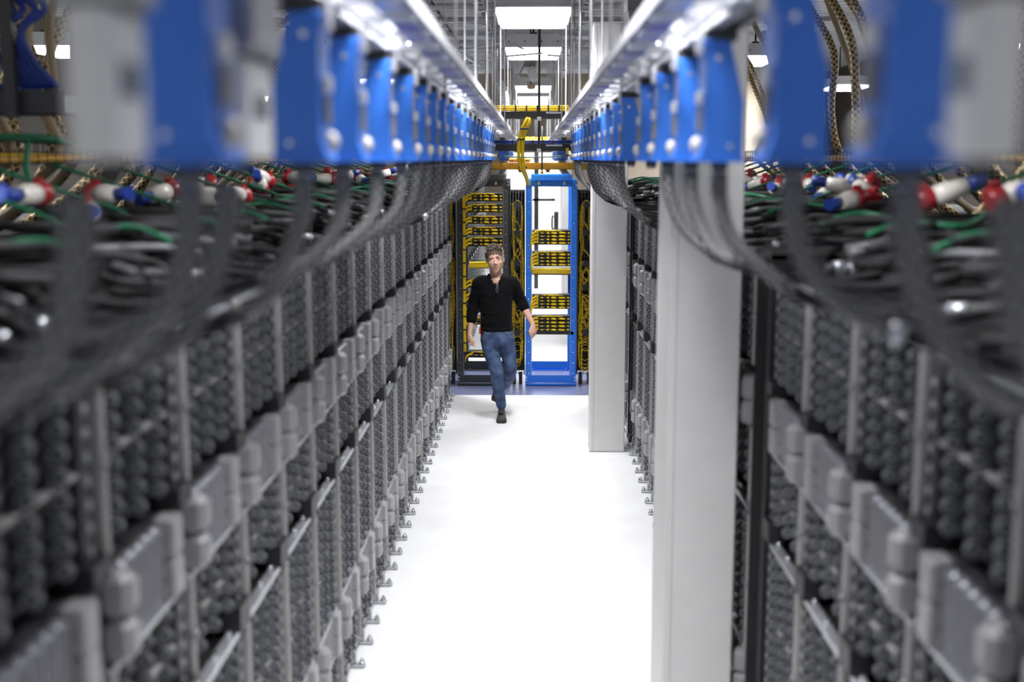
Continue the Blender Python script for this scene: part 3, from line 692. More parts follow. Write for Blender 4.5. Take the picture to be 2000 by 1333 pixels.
def patch_group(r, x0, x1, z0, z1, rows, arcs=True, dense=1.0, seed=0):
    """patch panel with combed fingers and tied yellow cables"""
    rnd = random.Random(seed); W = x1-x0
    p = MB(); p.box(x0, x1, .02, .12, z0, z1-.02, 'black'); p.box(x0-.004, x1+.004, .0, .02, z0-.004, z0+.004, 'charcoal')
    ph = (z1-.03-z0)/rows
    for i in range(rows+1): p.box(x0, x1, -.01, .02, z0+i*ph-.003, z0+i*ph+.003, 'black')
    o = p.build('patch_panel', r)
    n = int(W/.013)
    c = MB()
    for i in range(n): xx = x0+.01+i*.013; c.box(xx, xx+.006, -.03, .03, z1-.022, z1-.002, 'black'); c.box(xx, xx+.005, -.034, -.03, z1-.02, z1-.004, 'zinc')
    c.box(x0, x1, .0, .03, z1-.026, z1-.02, 'black')
    c.build('finger_comb', o)
    for i in range(rows):
        zc = z0+(i+.5)*ph; xa = x0+W*.42; b = MB()
        for (u0, u1) in ((.38, .46), (.49, .65), (.69, .88), (.92, .985)):
            a_, b_ = x0+W*u0+rnd.uniform(-.004, .004), x0+W*u1
            b.tube([(a_, -.02, zc), (a_+.012, -.028, zc), ((a_+b_)/2, -.03, zc+rnd.uniform(-.003, .003)), (b_-.012, -.028, zc-.002), (b_, -.02, zc-.003)], .01, 'yellow', 8, rads=[.006, .0115, .0125, .0115, .006])
        b.build('yellow_cables', o)
        b = MB()
        for u in (.475, .67, .90): b.box(x0+W*u-.008, x0+W*u+.008, -.045, -.0, zc-.015, zc+.015, 'black')
        b.bev(x0+W*.16, x0+W*.36, -.035, -.005, zc-.011, zc+.011, 'charcoal', .004)
        for u in (.14, .24, .28): b.bev(x0+W*u-.006, x0+W*u+.006, -.04, -.034, zc-.007, zc+.007, 'yellow', .002)
        b.build('cable_ties', o)
        if arcs:
            b = MB()
            for q in range(3 if dense > .5 else 1):
                zz = zc-.012+q*.009
                b.tube(spline([(x0+.075, -.02, zz+.02), (x0+.03, -.04, zz+.012), (x0-.005, -.045, zz-.02), (x0-.018, -.03, zz-.07)], 4), .0045, 'yellow', 6)
            b.build('fan_out_cables', o)
    # loose cables on top
    b = MB()
    for q in range(9):
        xs = x0+rnd.uniform(.03, W*.6); b.tube(spline([(xs, -.03, z1-.03), (xs+.03, -.037, z1-.018+rnd.uniform(-.004, .006)), (xs+.1, -.036, z1-.026)], 3), .004, 'yellow', 5)
    b.build('loose_cables', o)
    return o
BX0, BW = -.082, .59
rb_ = patch_frame(BX0, BW, 'rackblue', 'tall royal blue open rack frame standing on the blue floor strip')
for q, (a, b, n) in enumerate(((1.65, 1.83, 4), (1.40, 1.585, 4), (.905, 1.085, 4), (.64, .84, 4))):
    patch_group(rb_, .076, BW-.076, a, b, n, seed=q)
m = MB(); m.box(.03, BW-.03, 0.0, .2, .60, .64, 'black'); m.box(.03, BW-.03, .9, .95, 1.30, 1.33, 'white'); m.box(.02, BW-.02, .86, .9, 1.215, 1.3, 'black'); m.build('shelf', rb_)
m = MB()
for q in range(4): m.tube([(.02, .84, 1.235+q*.016), (.3, .835, 1.24+q*.016), (BW-.02, .84, 1.235+q*.016)], .011, 'ybundle', 8)
m.build('cable_bundle', rb_)
KX0, KW = -.873, .60
rk = patch_frame(KX0, KW, 'charcoal', 'tall black open rack frame behind the walking person')
pairs = [(2.145, 2.25), (2.02, 2.125), (1.885, 1.99), (1.76, 1.865), (1.63, 1.745), (1.15, 1.27), (1.0, 1.12), (.86, .97), (.72, .82), (.33, .42)]
for q, (a, b) in enumerate(pairs):
    patch_group(rk, .105, KW-.076, a, b, 2 if q < 9 else 1, seed=20+q)
m = MB(); m.box(.1, KW-.08, .8, .86, 1.30, 1.39, 'black'); m.build('shelf', rk)
m = MB()
for q in range(4): m.tube([(.1, .78, 1.315+q*.018), (.35, .785, 1.32+q*.018), (KW-.08, .78, 1.315+q*.018)], .012, 'yellow', 8)
m.build('cable_bundle', rk)
for q in range(6):      # vertical yellow trunk at the left inside of the black rack
    m = MB(); P = [(.078+.008*(q % 3)+.003*math.sin(k+q), -.03-.012*(q//3), 2.30-k*.10) for k in range(20)]
    m.tube(P, .0075, 'yellow', 7)
    if q == 0:
        for k in range(12): m.box(.068, .108, -.062, -.02, .5+k*.155, .515+k*.155, 'black')
    m.build('vertical_cable', rk)
# vertical cable managers
def manager(x0, wd, lb, seed):
    rnd = random.Random(seed); r = empty('cable_manager', (x0, FY+.02, 0)); H = 2.27
    m = MB()
    m.box(0, wd, .30, .31, .12, H, 'black'); m.box(0, .012, .0, .31, .12, H, 'black'); m.box(wd-.012, wd, .0, .31, .12, H, 'black'); m.box(0, wd, 0, .31, H-.02, H, 'black')
    for a in (.03, wd-.07): m.box(a, a+.04, .05, .2, 0, .12, 'black')
    m.build('back_channel', r)
    m = MB(); nx = max(4, int(wd/.034))
    for i in range(nx+1): a = .006+(wd-.012)*i/nx; m.tube([(a, 0, .12), (a, 0, H)], .0022, 'black', 4)
    for i in range(44): z = .14+i*.0488; m.tube([(0, 0, z), (wd, 0, z)], .0022, 'black', 4)
    m.build('wire_door', r)
    zs = [2.10, 1.78, 1.42, 1.15, .62]
    for z in zs: m = MB(); m.cyl((wd*.5, .02, z), (wd*.5, .28, z), .034, 'charcoal', 16); m.cyl((wd*.5, .015, z), (wd*.5, .02, z), .04, 'black', 16); m.build('spool', r)
    for q in range(10):
        a = rnd.uniform(.025, wd-.025); P = []
        top = rnd.choice([2.12, 2.1, 1.8, 1.82, 1.45]); z = top; side = rnd.choice((-1, 1))
        while z > .35+rnd.uniform(0, .3):
            P.append((wd*.5+side*rnd.uniform(.03, wd*.36), rnd.uniform(.04, .12), z)); z -= rnd.uniform(.13, .25)
            if rnd.random() < .3: side = -side
        m = MB(); m.tube(spline(P, 4), rnd.uniform(.012, .02), 'ybundle', 7, sx=.8); m.build('yellow_cables', r)
    for q in range(16):
        z = rnd.uniform(.35, 1.1); cx = wd*.5; rr = rnd.uniform(.035, wd*.42); m = MB(); P = []
        for k in range(13):
            t = 2*PI*k/12+1.6; P.append((cx+rr*math.cos(t)*.95, .02+.05*rnd.random(), z+rr*1.4*math.sin(t)+(-.15 if math.sin(t) < -.4 else 0)))
        m.tube(spline(P, 2), .004, 'yellow', 5); m.build('loose_loop', r)
    for q in range(3):
        m = MB(); z = top = 2.1; m.tube(spline([(wd*.5-.05, .08, z-.35), (wd*.5-.05, .06, z-.05), (wd*.5, .05, z+.045), (wd*.5+.05, .06, z-.05), (wd*.5+.045-.02*q, .08, z-.4)], 5), .014, 'yellow', 7); m.build('yellow_cables', r); break
    return tag(r, lb, 'cable manager')
manager(-1.10, .215, 'black wire cage full of yellow cables left of the black rack', 1)
manager(-.265, .175, 'black wire cage full of yellow cables between black and blue racks', 2)
manager(.515, .20, 'black wire cage full of yellow cables right of the blue rack', 3)
# ================================================================== OVERHEAD CROSS TRAYS
def cross_tray(z, y, ck, cname, lb, xh=.75, tie=.105):
    r = empty('cross_tray', (0, y, z))
    m = MB(); m.box(-xh, xh, 0, .012, 0, .072, 'black'); m.box(-xh, xh, .3, .312, 0, .072, 'black')
    for i in range(9): m.box(-xh+.1+i*.16, -xh+.13+i*.16, .012, .3, .01, .03, 'black')
    m.box(.14, .32, -.004, 0, .05, .066, 'zinc'); m.build('ladder', r)
    for q in range(5 if ck == 'yellow' else 3):
        m = MB(); m.tube([(-xh-.1, -.01+.03*(q % 2), .085+.011*q), (0, -.012+.03*(q % 2), .083+.011*q), (xh+.1, -.01+.03*(q % 2), .085+.011*q)], .0085, ck, 7); m.build('cable', r)
    x = -xh+.08
    while x < xh:
        m = MB(); m.box(x, x+.016, -.028, .04, .07, .07+(.07 if ck == 'yellow' else .045), 'black'); m.build('cable_tie', r); x += .11 if ck != 'yellow' else .118
    return tag(r, lb, 'cable tray')
cross_tray(CAM_H+.44, 13.35, 'yellow', 'yellow', 'overhead black ladder tray carrying a strapped bundle of yellow cables')
cross_tray(CAM_H+.09, 13.35, 'cblue', 'blue', 'lower black ladder tray carrying blue cables between the busways')
cross_tray(CAM_H+.30, 24.6, 'yellow', 'yellow', 'small distant tray of yellow cables seen below the near yellow tray', .5)
r = empty('fibre_trough', (0, 13.5, CAM_H-.115))
m = MB(); m.box(-1.0, 1.0, 0, .006, 0, .075, 'amber'); m.box(-1.0, 1.0, .15, .156, 0, .075, 'amber'); m.box(-1.0, 1.0, 0, .156, 0, .006, 'amber'); m.box(-1, 1, -.006, 0, .05, .056, 'amber'); m.box(-1, 1, -.006, 0, .018, .024, 'amber'); m.build('trough', r)
m = MB(); m.bev(-.27, -.03, -.01, .16, .078, .125, 'orange', .015); m.cyl((-.23, -.014, .10), (-.23, -.009, .10), .008, 'black', 8); m.cyl((-.07, -.014, .10), (-.07, -.009, .10), .008, 'black', 8); m.build('orange_cover', r)
for x in (-.14, .165): m = MB(); m.cyl((x, .07, -.03), (x, .07, .0), .02, 'black', 10); m.box(x-.03, x+.03, .02, .12, -.012, -.002, 'orange'); m.build('hanger_bracket', r)
tag(r, 'yellow fibre cable trough with an orange cover crossing above the racks', 'cable trough')
r = empty('cable_drop', (0, 13.3, 0))
m = MB()
for q in range(2):
    m = MB(); dx = .045*q
    P = spline([(-.06+dx*.3, 0, 3.06), (-.09+dx, -.02, 3.0), (-.135+dx, -.03, 2.90), (-.155+dx*.9, -.03, 2.76), (-.15+dx*.9, .0, 2.6), (-.115+dx*.4, .1, 2.5), (-.08+dx*.2, .4, 2.42), (-.055, .58, 2.33)], 6)
    m.tube(P, .02, 'yellow', 9); m.build('cable_bundle', r)
for z, x, y in ((2.945, -.095, -.03), (2.83, -.13, -.03), (2.53, -.11, .07)): m = MB(); m.bev(x-.045, x+.045, y-.025, y+.025, z-.01, z+.01, 'black', .004); m.build('cable_tie', r)
tag(r, 'twin yellow cable bundle dropping from the overhead tray to the blue rack', 'cable bundle')
for k, (x, z0, z1, y, lb) in enumerate([(.065, 2.70, 4.46, 13.27, 'long black threaded rod holding the overhead cross trays'), (.10, 2.46, 2.98, 13.48, 'short black rod between yellow tray and fibre trough')]):
    m = MB(); m.cyl((x, y, z0), (x, y, z1), .014 if k == 0 else .009, 'charcoal', 8)
    if k == 0:
        for z in (3.05, 2.71): m.bev(x-.022, x+.022, y-.02, y+.02, z-.02, z+.02, 'white', .004)
    else: m.cyl((x, y, z0), (x, y, z0+.03), .018, 'amber', 8)
    tag(m.build('threaded_rod'), lb, 'rod')
m = MB(); m.tube(spline([(-.46, 13.2, 2.655), (0, 13.18, 2.64), (.48, 13.2, 2.66)], 6), .006, 'green', 6); m.tube(spline([(-.5, 13.2, 2.63), (-.38, 13.4, 2.60), (-.30, 13.6, 2.48), (-.31, 13.85, 2.40)], 6), .004, 'green', 6)
tag(m.build('earth_cable'), 'thin green cable stretched below the blue cable tray', 'cable')
m = MB(); m.bev(.355, .385, 13.18, 13.2, 2.665, 2.74, 'yellow', .004); m.box(.35, .39, 13.17, 13.21, 2.655, 2.668, 'black')
tag(m.build('cable_tag'), 'small yellow tag clipped under the blue cable tray', 'tag')
# security camera and boxes at the ceiling
r = empty('security_camera', (-.04, 16.2, 3.86))
m = MB(); m.bev(-.075, .075, -.03, .1, -.04, .04, 'grey', .01); m.build('mounting_box', r)
m = MB(); m.tube([(.0, -.05, -.05), (.02, -.05, -.10), (.05, -.06, -.20), (.06, -.06, -.23)], .05, 'lampbody', 14, rads=[.05, .06, .06, .045]); m.build('camera_body', r)
m = MB(); m.bev(-.04, .07, -.05, .05, -.33, -.26, 'tan', .02); m.build('sensor_head', r)
m = MB(); m.cyl((.01, 0, -.28), (.0, .0, .72), .012, 'charcoal', 8); m.build('mounting_rod', r)
tag(r, 'white camera cylinder hanging from a ceiling junction box', 'camera')
m = MB(); m.bev(-.43, -.27, 16.0, 16.1, 3.63, 3.78, 'grey', .01); m.tube(spline([(-.27, 16.05, 3.71), (-.2, 16.1, 3.70), (-.11, 16.18, 3.85)], 5), .01, 'alu', 7); m.cyl((-.35, 16.05, 3.78), (-.35, 16.05, 4.46), .008, 'zinc', 6)
tag(m.build('junction_box'), 'grey junction box left of the security camera under the ceiling', 'box')
for k, P in enumerate(([(-.9, 13.0, 3.72), (-.6, 13.0, 3.78), (-.3, 13.0, 3.83), (-.1, 12.95, 3.76)], [(-1.0, 13, 3.62), (-.7, 13, 3.6), (-.35, 13, 3.68), (.1, 13.0, 3.72)], [(.15, 13, 3.70), (.4, 13, 3.70), (.6, 13, 3.86), (.85, 13, 3.9)])):
    m = MB(); m.tube(spline(P, 6), .009, 'aluw', 7)
    tag(m.build('flexible_conduit'), ['pale wiring conduit arching left of the second ceiling light', 'lower pale conduit sagging behind the left hanger rods', 'pale conduit arching right of the second ceiling light'][k], 'conduit')
# dark speaker hanging at the right
r = empty('hanging_speaker', (.72, 7.8, 3.5))
m = MB(); m.hexa([(-.12, -.1, -.06), (.10, -.1, -.06), (.10, .15, -.06), (-.12, .15, -.06), (-.14, -.14, .03), (.14, -.14, .03), (.14, .2, .03), (-.14, .2, .03)], 'charcoal'); m.bev(-.14, .14, -.14, .2, .03, .6, 'charcoal', .01); m.build('cabinet', r)
m = MB()
m.torus((.02, -.143, .3), .085, .012, 'y', 'black', 20, 6); m.cyl((.02, -.15, .3), (.02, -.14, .3), .075, 'black', 16); m.build('driver', r)
m = MB(); m.cyl((0, 0, .6), (0, 0, .96), .01, 'zinc', 8); m.build('suspension_rod', r)
m = MB(); m.bev(-.01, .012, -.05, -.03, -.17, -.06, 'yellow', .004); m.build('yellow_tag', r)
tag(r, 'dark grey speaker cabinet with yellow tag hanging beside the right busway', 'speaker')
# things beyond the racks
r = empty('door_frame_post', (.07, 24.6, 0))
m = MB(); m.box(-.045, .045, 0, .06, 0, 3.4, 'black'); m.build('post', r); m = MB(); m.box(-.08, .38, .0, .04, 1.78, 1.83, 'black'); m.build('crossbar', r)
tag(r, 'black post with a crossbar seen through the blue rack', 'post')
r = empty('wall_telephone', (.53, 25.2, 1.3))
m = MB(); m.bev(-.09, 0, 0, .14, -.22, .24, 'black', .02); m.build('body', r); m = MB(); m.tube([(-.11, .07, .16), (-.13, .07, .1), (-.13, .07, -.08), (-.11, .07, -.14)], .02, 'charcoal', 8); m.build('handset', r)
tag(r, 'black device mounted on the white block beyond the blue rack', 'telephone')

# ================================================================== THE PERSON
def px(x, y, zc=12.1, dy=0.0):
    """a point of the walking figure: sideways and height as measured, dy = depth offset from its middle plane"""
    return Vector(((x-1041)*zc/2360.0, 12.02+dy, 2.62-(y-311)*zc/2387.0))
def rm(mb, name, parent, vox=.008, smooth=6, fac=.5):
    o = mb.build(name, parent)
    a = o.modifiers.new('voxel', 'REMESH'); a.mode = 'VOXEL'; a.voxel_size = vox; a.use_smooth_shade = True
    b = o.modifiers.new('smooth', 'SMOOTH'); b.iterations = smooth; b.factor = fac
    return o
def limb(mb, pts, rads, k, n=16, sx=1.0):
    P = spline(pts, 5); R = []
    m = len(rads)-1
    for i in range(len(P)):
        t = i/(len(P)-1)*m; j = min(int(t), m-1); R.append(rads[j]*(1-(t-j))+rads[j+1]*(t-j))
    mb.tube(P, 0, k, n, rads=R, sx=sx)
    mb.ell(P[0], R[0]*.98, R[0]*.98, R[0]*.98, k); mb.ell(P[-1], R[-1]*.98, R[-1]*.98, R[-1]*.98, k)
person = None
# joints
neckb = px(969, 541, dy=.02); headc = px(967, 505, dy=-.01)
shR = px(938, 553, dy=.03); elR = px(925, 596, dy=.06); wrR = px(918, 652, dy=-.03)        # his right = image left
shL = px(1001, 553, dy=.03); elL = px(1018, 590, dy=.08); wrL = px(1041, 634, dy=.0)
hipR = px(957, 652, dy=.0); knR = px(970, 728, dy=-.08); anR = px(980, 800, dy=.02)
hipL = px(989, 652, dy=.0); knL = px(997, 727, dy=.04)
anL = Vector((-.30, 12.50, .26))
b = MB()
# head
Rh = Matrix.Rotation(math.radians(-10), 3, 'Z')
b.ell(headc+Vector((0, .015, .03)), .077, .098, .098, 'skin', 20, 14, Rh)
b.ell(headc+Vector((.006, -.022, -.035)), .062, .072, .078, 'skin', 18, 12, Rh)
b.ell(headc+Vector((.012, -.055, -.092)), .032, .03, .025, 'skin')
b.ell(headc+Vector((-.030, -.02, -.056)), .02, .045, .034, 'skin'); b.ell(headc+Vector((.045, -.02, -.056)), .02, .045, .034, 'skin')
fc = headc
b.tube([fc+Vector((.008, -.088, .008)), fc+Vector((.011, -.106, -.022)), fc+Vector((.012, -.113, -.036))], .01, 'skin', 8, rads=[.008, .011, .014])
b.ell(fc+Vector((.0, -.1, -.038)), .009, .01, .007, 'skin'); b.ell(fc+Vector((.024, -.1, -.038)), .009, .01, .007, 'skin')
b.ell(fc+Vector((-.026, -.082, .022)), .028, .015, .009, 'skin'); b.ell(fc+Vector((.038, -.080, .026)), .028, .015, .009, 'skin'); b.ell(fc+Vector((-.027, -.074, -.003)), .02, .010, .005, 'skin'); b.ell(fc+Vector((.038, -.073, .0)), .02, .010, .005, 'skin')
b.ell(fc+Vector((-.034, -.062, -.026)), .02, .018, .02, 'skin'); b.ell(fc+Vector((.05, -.060, -.024)), .02, .018, .02, 'skin')
b.ell(fc+Vector((.011, -.085, -.064)), .022, .012, .008, 'skin'); b.ell(fc+Vector((.011, -.082, -.076)), .018, .012, .007, 'skin')
for sx in (-1, 1): b.ell(fc+Vector((.076*sx+.003, .012, -.008)), .009, .018, .028, 'skin')
for _i in range(len(b.v)): b.v[_i] = tuple(headc+(Vector(b.v[_i])-headc)*1.13)
# neck
b.ell(neckb+Vector((.0, -.035, -.035)), .05, .045, .05, 'skin')
limb(b, [neckb+Vector((0, .03, -.05)), neckb+Vector((0, .02, .02)), headc+Vector((.0, .02, -.05))], [.07, .06, .056], 'skin')
# torso under the clothes, arms, legs
limb(b, [px(970, 560, dy=.03), px(970, 600, dy=.03), px(971, 648, dy=.02)], [.10, .105, .10], 'skin')
for sh, el, wr in ((shR, elR, wrR), (shL, elL, wrL)):
    limb(b, [px(970, 552, dy=.03), sh, sh+(el-sh)*.5, el], [.06, .05, .042, .038], 'skin')
    limb(b, [el, el+(wr-el)*.35, wr], [.038, .041, .025], 'skin')
for hp, kn, an in ((hipR, knR, anR), (hipL, knL, anL)):
    limb(b, [hp, hp+(kn-hp)*.5, kn], [.055, .045, .035], 'skin'); limb(b, [kn, kn+(an-kn)*.35, an], [.034, .036, .028], 'skin')
# hands: palm, four fingers, thumb
def hand(mb, wr, pd, sd, curl, k='skin', thumb=None, lens=(.075, .082, .078, .062)):
    """pd: direction of the palm, sd: across the palm from index to little finger, curl direction = palm normal"""
    pd = pd.normalized(); sd = (sd-pd*sd.dot(pd)).normalized(); nn = pd.cross(sd).normalized()*(1 if curl > 0 else -1)
    pc = wr+pd*.05
    limb(mb, [wr, wr+pd*.03, wr+pd*.075], [.026, .028, .026], k)
    for q in range(4):
        a = wr+pd*.045+sd*(-.027+.018*q); mb.tube([wr+pd*.01+sd*(-.012+.008*q), a, wr+pd*.088+sd*(-.03+.02*q)], .0125, k, 10, rads=[.014, .0145, .0115])
        base = wr+pd*.088+sd*(-.03+.02*q); L = lens[q]; ang = [.25, .38, .5, .62][q]*abs(curl)
        d1 = (pd*math.cos(ang)+nn*math.sin(ang)); d2 = (pd*math.cos(ang*2.1)+nn*math.sin(ang*2.1)); d3 = (pd*math.cos(ang*2.9)+nn*math.sin(ang*2.9))
        p1 = base+d1*L*.45; p2 = p1+d2*L*.32; p3 = p2+d3*L*.23
        mb.tube([base-pd*.01, base, p1, p2, p3], .009, k, 10, rads=[.0115, .0105, .0095, .0088, .0072]); mb.ell(p3, .0074, .0074, .0074, k, 8, 6); mb.ell(base, .0115, .0115, .0115, k, 8, 6)
    tb = wr+pd*.028-sd*.022
    td = (thumb if thumb is not None else (pd*.75-sd*.5+nn*.4)).normalized()
    mb.tube([wr+pd*.012-sd*.008, tb, tb+td*.035, tb+td*.055+pd*.006, tb+td*.06+pd*.022], .012, k, 10, rads=[.014, .0145, .012, .0105, .008]); mb.ell(tb+td*.06+pd*.022, .0082, .0082, .0082, k, 8, 6)
hand(b, wrR, Vector((.02, -.12, -1)), Vector((-.35, 1.0, 0)), 2.0, thumb=Vector((.5, -.35, -.8)))
hand(b, wrL, Vector((.14, -.1, -1)), Vector((.75, .75, .12)), -.9, thumb=Vector((-.35, -.45, -.9)))
person = rm(b, 'person', None, .006, 5, .45)
tag(person, 'walking person in black sweater and blue jeans, arms swinging, looking ahead', 'person')
person.data.materials.clear(); person.data.materials.append(M['skin'])
def child(mb, name, head=False):
    if head:
        for i in range(len(mb.v)): mb.v[i] = tuple(headc+(Vector(mb.v[i])-headc)*1.13)
    return mb.build(name, person)
# eyes, brows, lips
m = MB()
for ex, ez in ((-.026, .006), (.036, .010)):
    m.ell(fc+Vector((ex, -.078, ez)), .010, .0065, .0036, 'eyew', 12, 8); m.ell(fc+Vector((ex+.001, -.083, ez)), .0044, .003, .0036, 'eyed', 10, 6); m.tube([fc+Vector((ex-.012, -.078, ez+.001)), fc+Vector((ex, -.086, ez+.0045)), fc+Vector((ex+.012, -.078, ez+.001))], .002, 'lip', 6)
child(m, 'eyes', True)
m = MB()
for ex, ez, sg in ((-.028, .028, -1), (.038, .032, 1)):
    m.tube([fc+Vector((ex-.017, -.088+(.008 if sg < 0 else 0), ez-.003)), fc+Vector((ex, -.092, ez+.003)), fc+Vector((ex+.017, -.088+(.008 if sg > 0 else 0), ez-.003))], .0035, 'hair', 6)
child(m, 'eyebrows', True)
m = MB(); m.tube([fc+Vector((-.010, -.092, -.069)), fc+Vector((.004, -.0985, -.067)), fc+Vector((.018, -.0985, -.067)), fc+Vector((.033, -.091, -.069))], .0035, 'lip', 6, rads=[.001, .004, .004, .001]); child(m, 'lips', True)
# hair: many short tufts over a cap
m = MB(); rnd = random.Random(4)
m.ell(headc+Vector((-.002, .022, .040)), .0835, .104, .095, 'hair', 22, 14, Rh)
for sx in (-1, 1): m.ell(headc+Vector((.066*sx, .022, .022)), .017, .055, .05, 'hairgrey', 12, 8)
for q in range(620):
    t = rnd.uniform(0, 2*PI); ph = rnd.uniform(.02, 1.5)
    n_ = Vector((math.sin(ph)*math.cos(t), math.sin(ph)*math.sin(t), math.cos(ph)))
    if n_.y < -.5 and n_.z < .52: continue
    p = headc+Vector((-.002, .018, .037))+Vector((n_.x*.081, n_.y*.100, n_.z*.093))
    d = (n_*.12+Vector((rnd.uniform(-.5, .3), rnd.uniform(-1.2, -.3), rnd.uniform(-.1, .25)))).normalized()*.026
    m.tube([p, p+d*.6, p+d+Vector((0, -.002, -.004))], .006, 'hairgrey' if abs(n_.x) > .78 or rnd.random() < .14 else 'hair', 5, rads=[.0042, .0032, .0008])
child(m, 'hair', True)
# sweater
m = MB()
limb(m, [px(970, 549, dy=.035), px(970, 566, dy=.03), px(970, 590, dy=.025), px(971, 615, dy=.01), px(971, 640, dy=.01)], [.105, .135, .142, .146, .142], 'knit', 20)
tor = MB()
def oval(c, rx, ry, n=24): return [c+Vector((rx*math.cos(2*PI*j/n), ry*math.sin(2*PI*j/n), 0)) for j in range(n)]
secs = [(969, 538, .062, .062, .02), (969, 543, .10, .085, .025), (970, 549, .165, .10, .03), (970, 558, .192, .115, .03), (970, 572, .180, .125, .025), (969.5, 592, .166, .128, .02), (970, 612, .160, .128, .012), (970, 630, .160, .125, .01), (970, 641, .164, .122, .01), (970.5, 646, .160, .118, .01), (970.5, 647.5, .13, .095, .01)]
m = MB(); RS = [oval(px(x, y, dy=d), rx, ry) for x, y, rx, ry, d in secs]
for ri, dip in ((0, .062), (1, .05), (2, .02)):      # open neckline, lower at the front
    for j in range(24):
        f = max(0, -math.sin(2*PI*j/24)); RS[ri][j] = RS[ri][j]+Vector((0, 0, -dip*f*f))
m.loft(RS, 'knit')
for (sh, el, wr, te) in ((shR, elR, wrR, .52), (shL, elL, wrL, .28)):
    cuff = el+(wr-el)*te
    limb(m, [px(970, 556, dy=.03)*.45+sh*.55, sh+Vector((0, 0, -.008)), sh+(el-sh)*.5, el, cuff], [.085, .078, .066, .062, .056], 'knit', 18)
    for q in range(3):
        c = el+(cuff-el)*(q*.3-.1); m.torus(c, .052, .012, 'z', 'knit', 16, 6)
sw = rm(m, 'sweater', person, .0085, 6, .5); sw.data.materials.clear(); sw.data.materials.append(M['knit'])
# folded collar and zip
m = MB(); nb = px(969, 541, dy=.02); ring_i = []; prof = []
n = 26
rings = []
for j in range(n):
    t = -PI/2+.34+(2*PI-.68)*j/(n-1); cx, cy = math.cos(t), math.sin(t)
    dip = -.075*max(0, -cy)**2
    base = nb+Vector((cx*.072, cy*.072, dip))
    out = Vector((cx, cy, 0))
    rings.append([base+Vector((0, 0, .028)), base+out*.010+Vector((0, 0, .030)), base+out*.034+Vector((0, -.004, -.022)), base+out*.024+Vector((0, 0, -.032)), base+out*.004+Vector((0, 0, -.01))])
m.loft(rings, 'knit', sm=True); child(m, 'collar')
m = MB(); m.tube([px(971.5, 552, dy=-.10), px(972, 560, dy=-.118), px(972.5, 571, dy=-.124)], .003, 'charcoal', 6); child(m, 'zip')
m = MB(); m.loft([oval(px(970.5, 640, dy=.01), .167, .124), oval(px(970.5, 646.5, dy=.01), .166, .123)], 'knit'); child(m, 'hem_band')
# jeans
m = MB()
m.loft([oval(px(971.5, y, dy=d), rx, ry) for y, rx, ry, d in ((640, .150, .105, .01), (648, .163, .118, .01), (658, .168, .124, .012), (668, .166, .122, .012), (677, .155, .115, .012))], 'denim')
limb(m, [px(956, 664, dy=.0), px(960, 690, dy=-.02), knR+Vector((-.0, 0, .02)), px(974, 760, dy=-.03), px(979.5, 799, dy=.02)], [.092, .081, .069, .064, .052], 'denim', 18)
limb(m, [px(988, 664, dy=.0), px(993, 692, dy=.02), knL+Vector((0, 0, .02)), knL*.5+anL*.5+Vector((.02, .0, .0)), anL+Vector((.008, .0, .01))], [.09, .080, .07, .062, .056], 'denim', 18)
je = rm(m, 'jeans', person, .0085, 5, .5); je.data.materials.clear(); je.data.materials.append(M['denim'])
m = MB(); m.tube([px(976, 648, dy=-.116), px(977, 660, dy=-.122), px(977.5, 672, dy=-.112)], .003, 'denim', 6); child(m, 'fly_seam')
for xs in ((948, 958), (989, 999)):
    m = MB(); m.tube(spline([px(xs[0], 647, dy=-.10), px((xs[0]+xs[1])/2, 650, dy=-.122), px(xs[1], 648.5, dy=-.118)], 4), .0025, 'lace', 5); child(m, 'pocket_seam')
m = MB(); m.bev(px(938, 640).x-.006, px(938, 640).x+.012, 11.97, 12.01, .885, .955, 'red', .004); child(m, 'belt_badge')
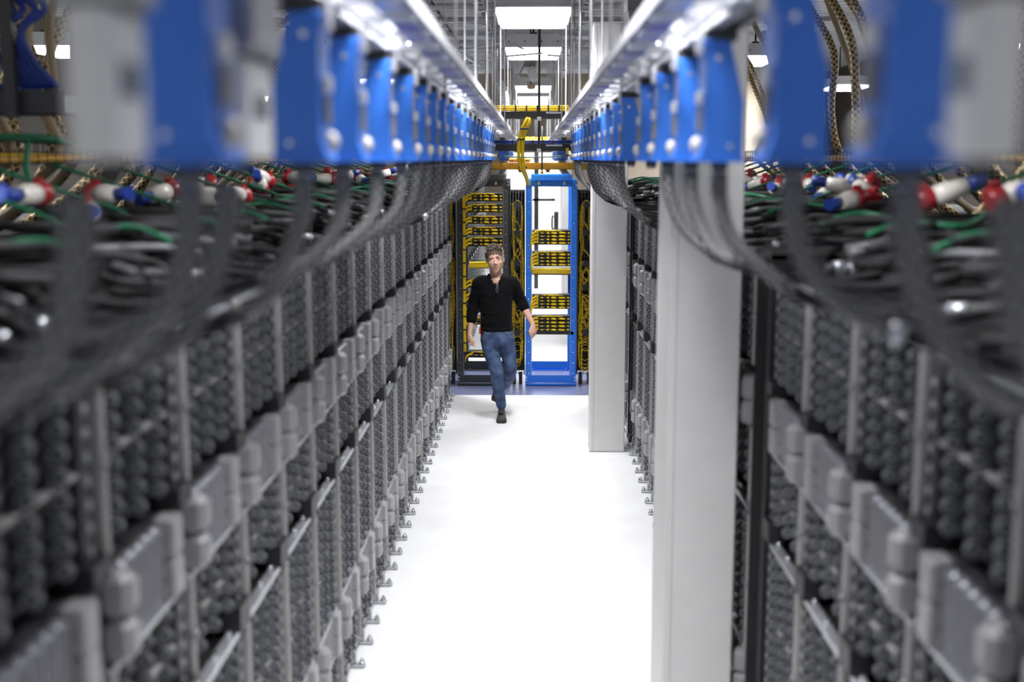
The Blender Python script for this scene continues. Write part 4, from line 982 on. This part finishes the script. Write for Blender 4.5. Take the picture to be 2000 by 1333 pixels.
# shoes
def shoe(c, fwd, up, name):
    r = empty(name); rt = fwd.cross(up).normalized()
    Mx = Matrix((rt, fwd, up)).transposed().to_4x4(); Mx.translation = c; r.matrix_world = Mx; r.parent = person; r.matrix_parent_inverse = Matrix.Identity(4)
    secs = [(-.085, .030, .07), (-.07, .038, .098), (-.03, .040, .105), (.02, .041, .085), (.07, .045, .066), (.12, .048, .052), (.165, .043, .044), (.19, .026, .03)]
    m = MB(); rings = []
    for y, hw, h in secs:
        rings.append([(-hw, y, .018), (-hw*.98, y, .018+h*.45), (-hw*.7, y, .014+h*.86), (-hw*.3, y, .012+h), (hw*.3, y, .012+h), (hw*.7, y, .014+h*.86), (hw*.98, y, .018+h*.45), (hw, y, .018)])
    m.loft(rings, 'shoe'); m.build('upper', r)
    m = MB(); rings = []
    for y, hw, h in secs: rings.append([(-hw-.004, y*1.03, 0), (-hw-.005, y*1.03, .022), (hw+.005, y*1.03, .022), (hw+.004, y*1.03, 0)])
    m.loft(rings, 'sole' if name == 'front_shoe' else 'brownsole', sm=False)
    m.build('sole', r)
    m = MB(); m.hexa([(-.043, .125, .02), (.043, .125, .02), (.026, .187, .02), (-.026, .187, .02), (-.034, .125, .045), (.034, .125, .045), (.022, .186, .036), (-.022, .186, .036)], 'shoelt'); m.bev(-.022, .022, -.0, .12, .088, .094, 'sole', .004)
    for sx in (-1, 1): m.hexa([(sx*.044, .0, .04), (sx*.0465, .0, .03), (sx*.049, .11, .03), (sx*.047, .11, .04), (sx*.034, .0, .085), (sx*.036, .0, .08), (sx*.036, .11, .055), (sx*.034, .11, .06)], 'shoelt')
    m.build('trim', r)
    m = MB()
    for q in range(4):
        yy = .015+q*.027; zz = .103-q*.0115; m.tube([(-.024, yy, zz-.008), (0, yy+.006, zz+.002), (.024, yy, zz-.008)], .0032, 'lace', 6)
    m.build('laces', r)
    m = MB(); m.loft([[Vector((.033*math.cos(2*PI*j/14), -.035+.042*math.sin(2*PI*j/14), z)) for j in range(14)] for z in (.09, .12)], 'sole'); m.build('ankle_padding', r)
shoe(Vector((px(980, 800).x, 12.03, .0)), Vector((.02, -1, 0)).normalized(), Vector((0, 0, 1)), 'front_shoe')
fw = Vector((-.42, -.25, -.87)).normalized(); up0 = Vector((-.25, -.93, .4)); up0 = (up0-fw*up0.dot(fw)).normalized()
shoe(anL+Vector((-.015, .045, .0)), fw, up0, 'rear_shoe')
bpy.data.objects['front_shoe'].name = 'shoe'; bpy.data.objects['rear_shoe'].name = 'shoe'
# reading glasses tucked in the collar
r = empty('reading_glasses', px(972, 556, dy=-.13))
m = MB()
m.torus((.0, -.004, -.035), .016, .0022, 'y', 'glasses', 16, 6); m.torus((.002, .004, .004), .015, .002, 'y', 'glasses', 16, 6)
for v in range(len(m.v)): m.v[v] = (m.v[v][0]*.75, m.v[v][1], m.v[v][2]*1.35+.012)
m.build('rims', r)
m = MB(); m.tube([(.008, 0, .05), (.012, -.004, .02), (.012, -.006, -.02)], .002, 'glasses', 6); m.tube([(-.008, 0, .05), (-.002, -.002, .03), (.006, -.003, .01)], .002, 'glasses', 6); m.build('temples', r)
tag(r, 'thin framed reading glasses hanging from the black sweater collar', 'glasses')
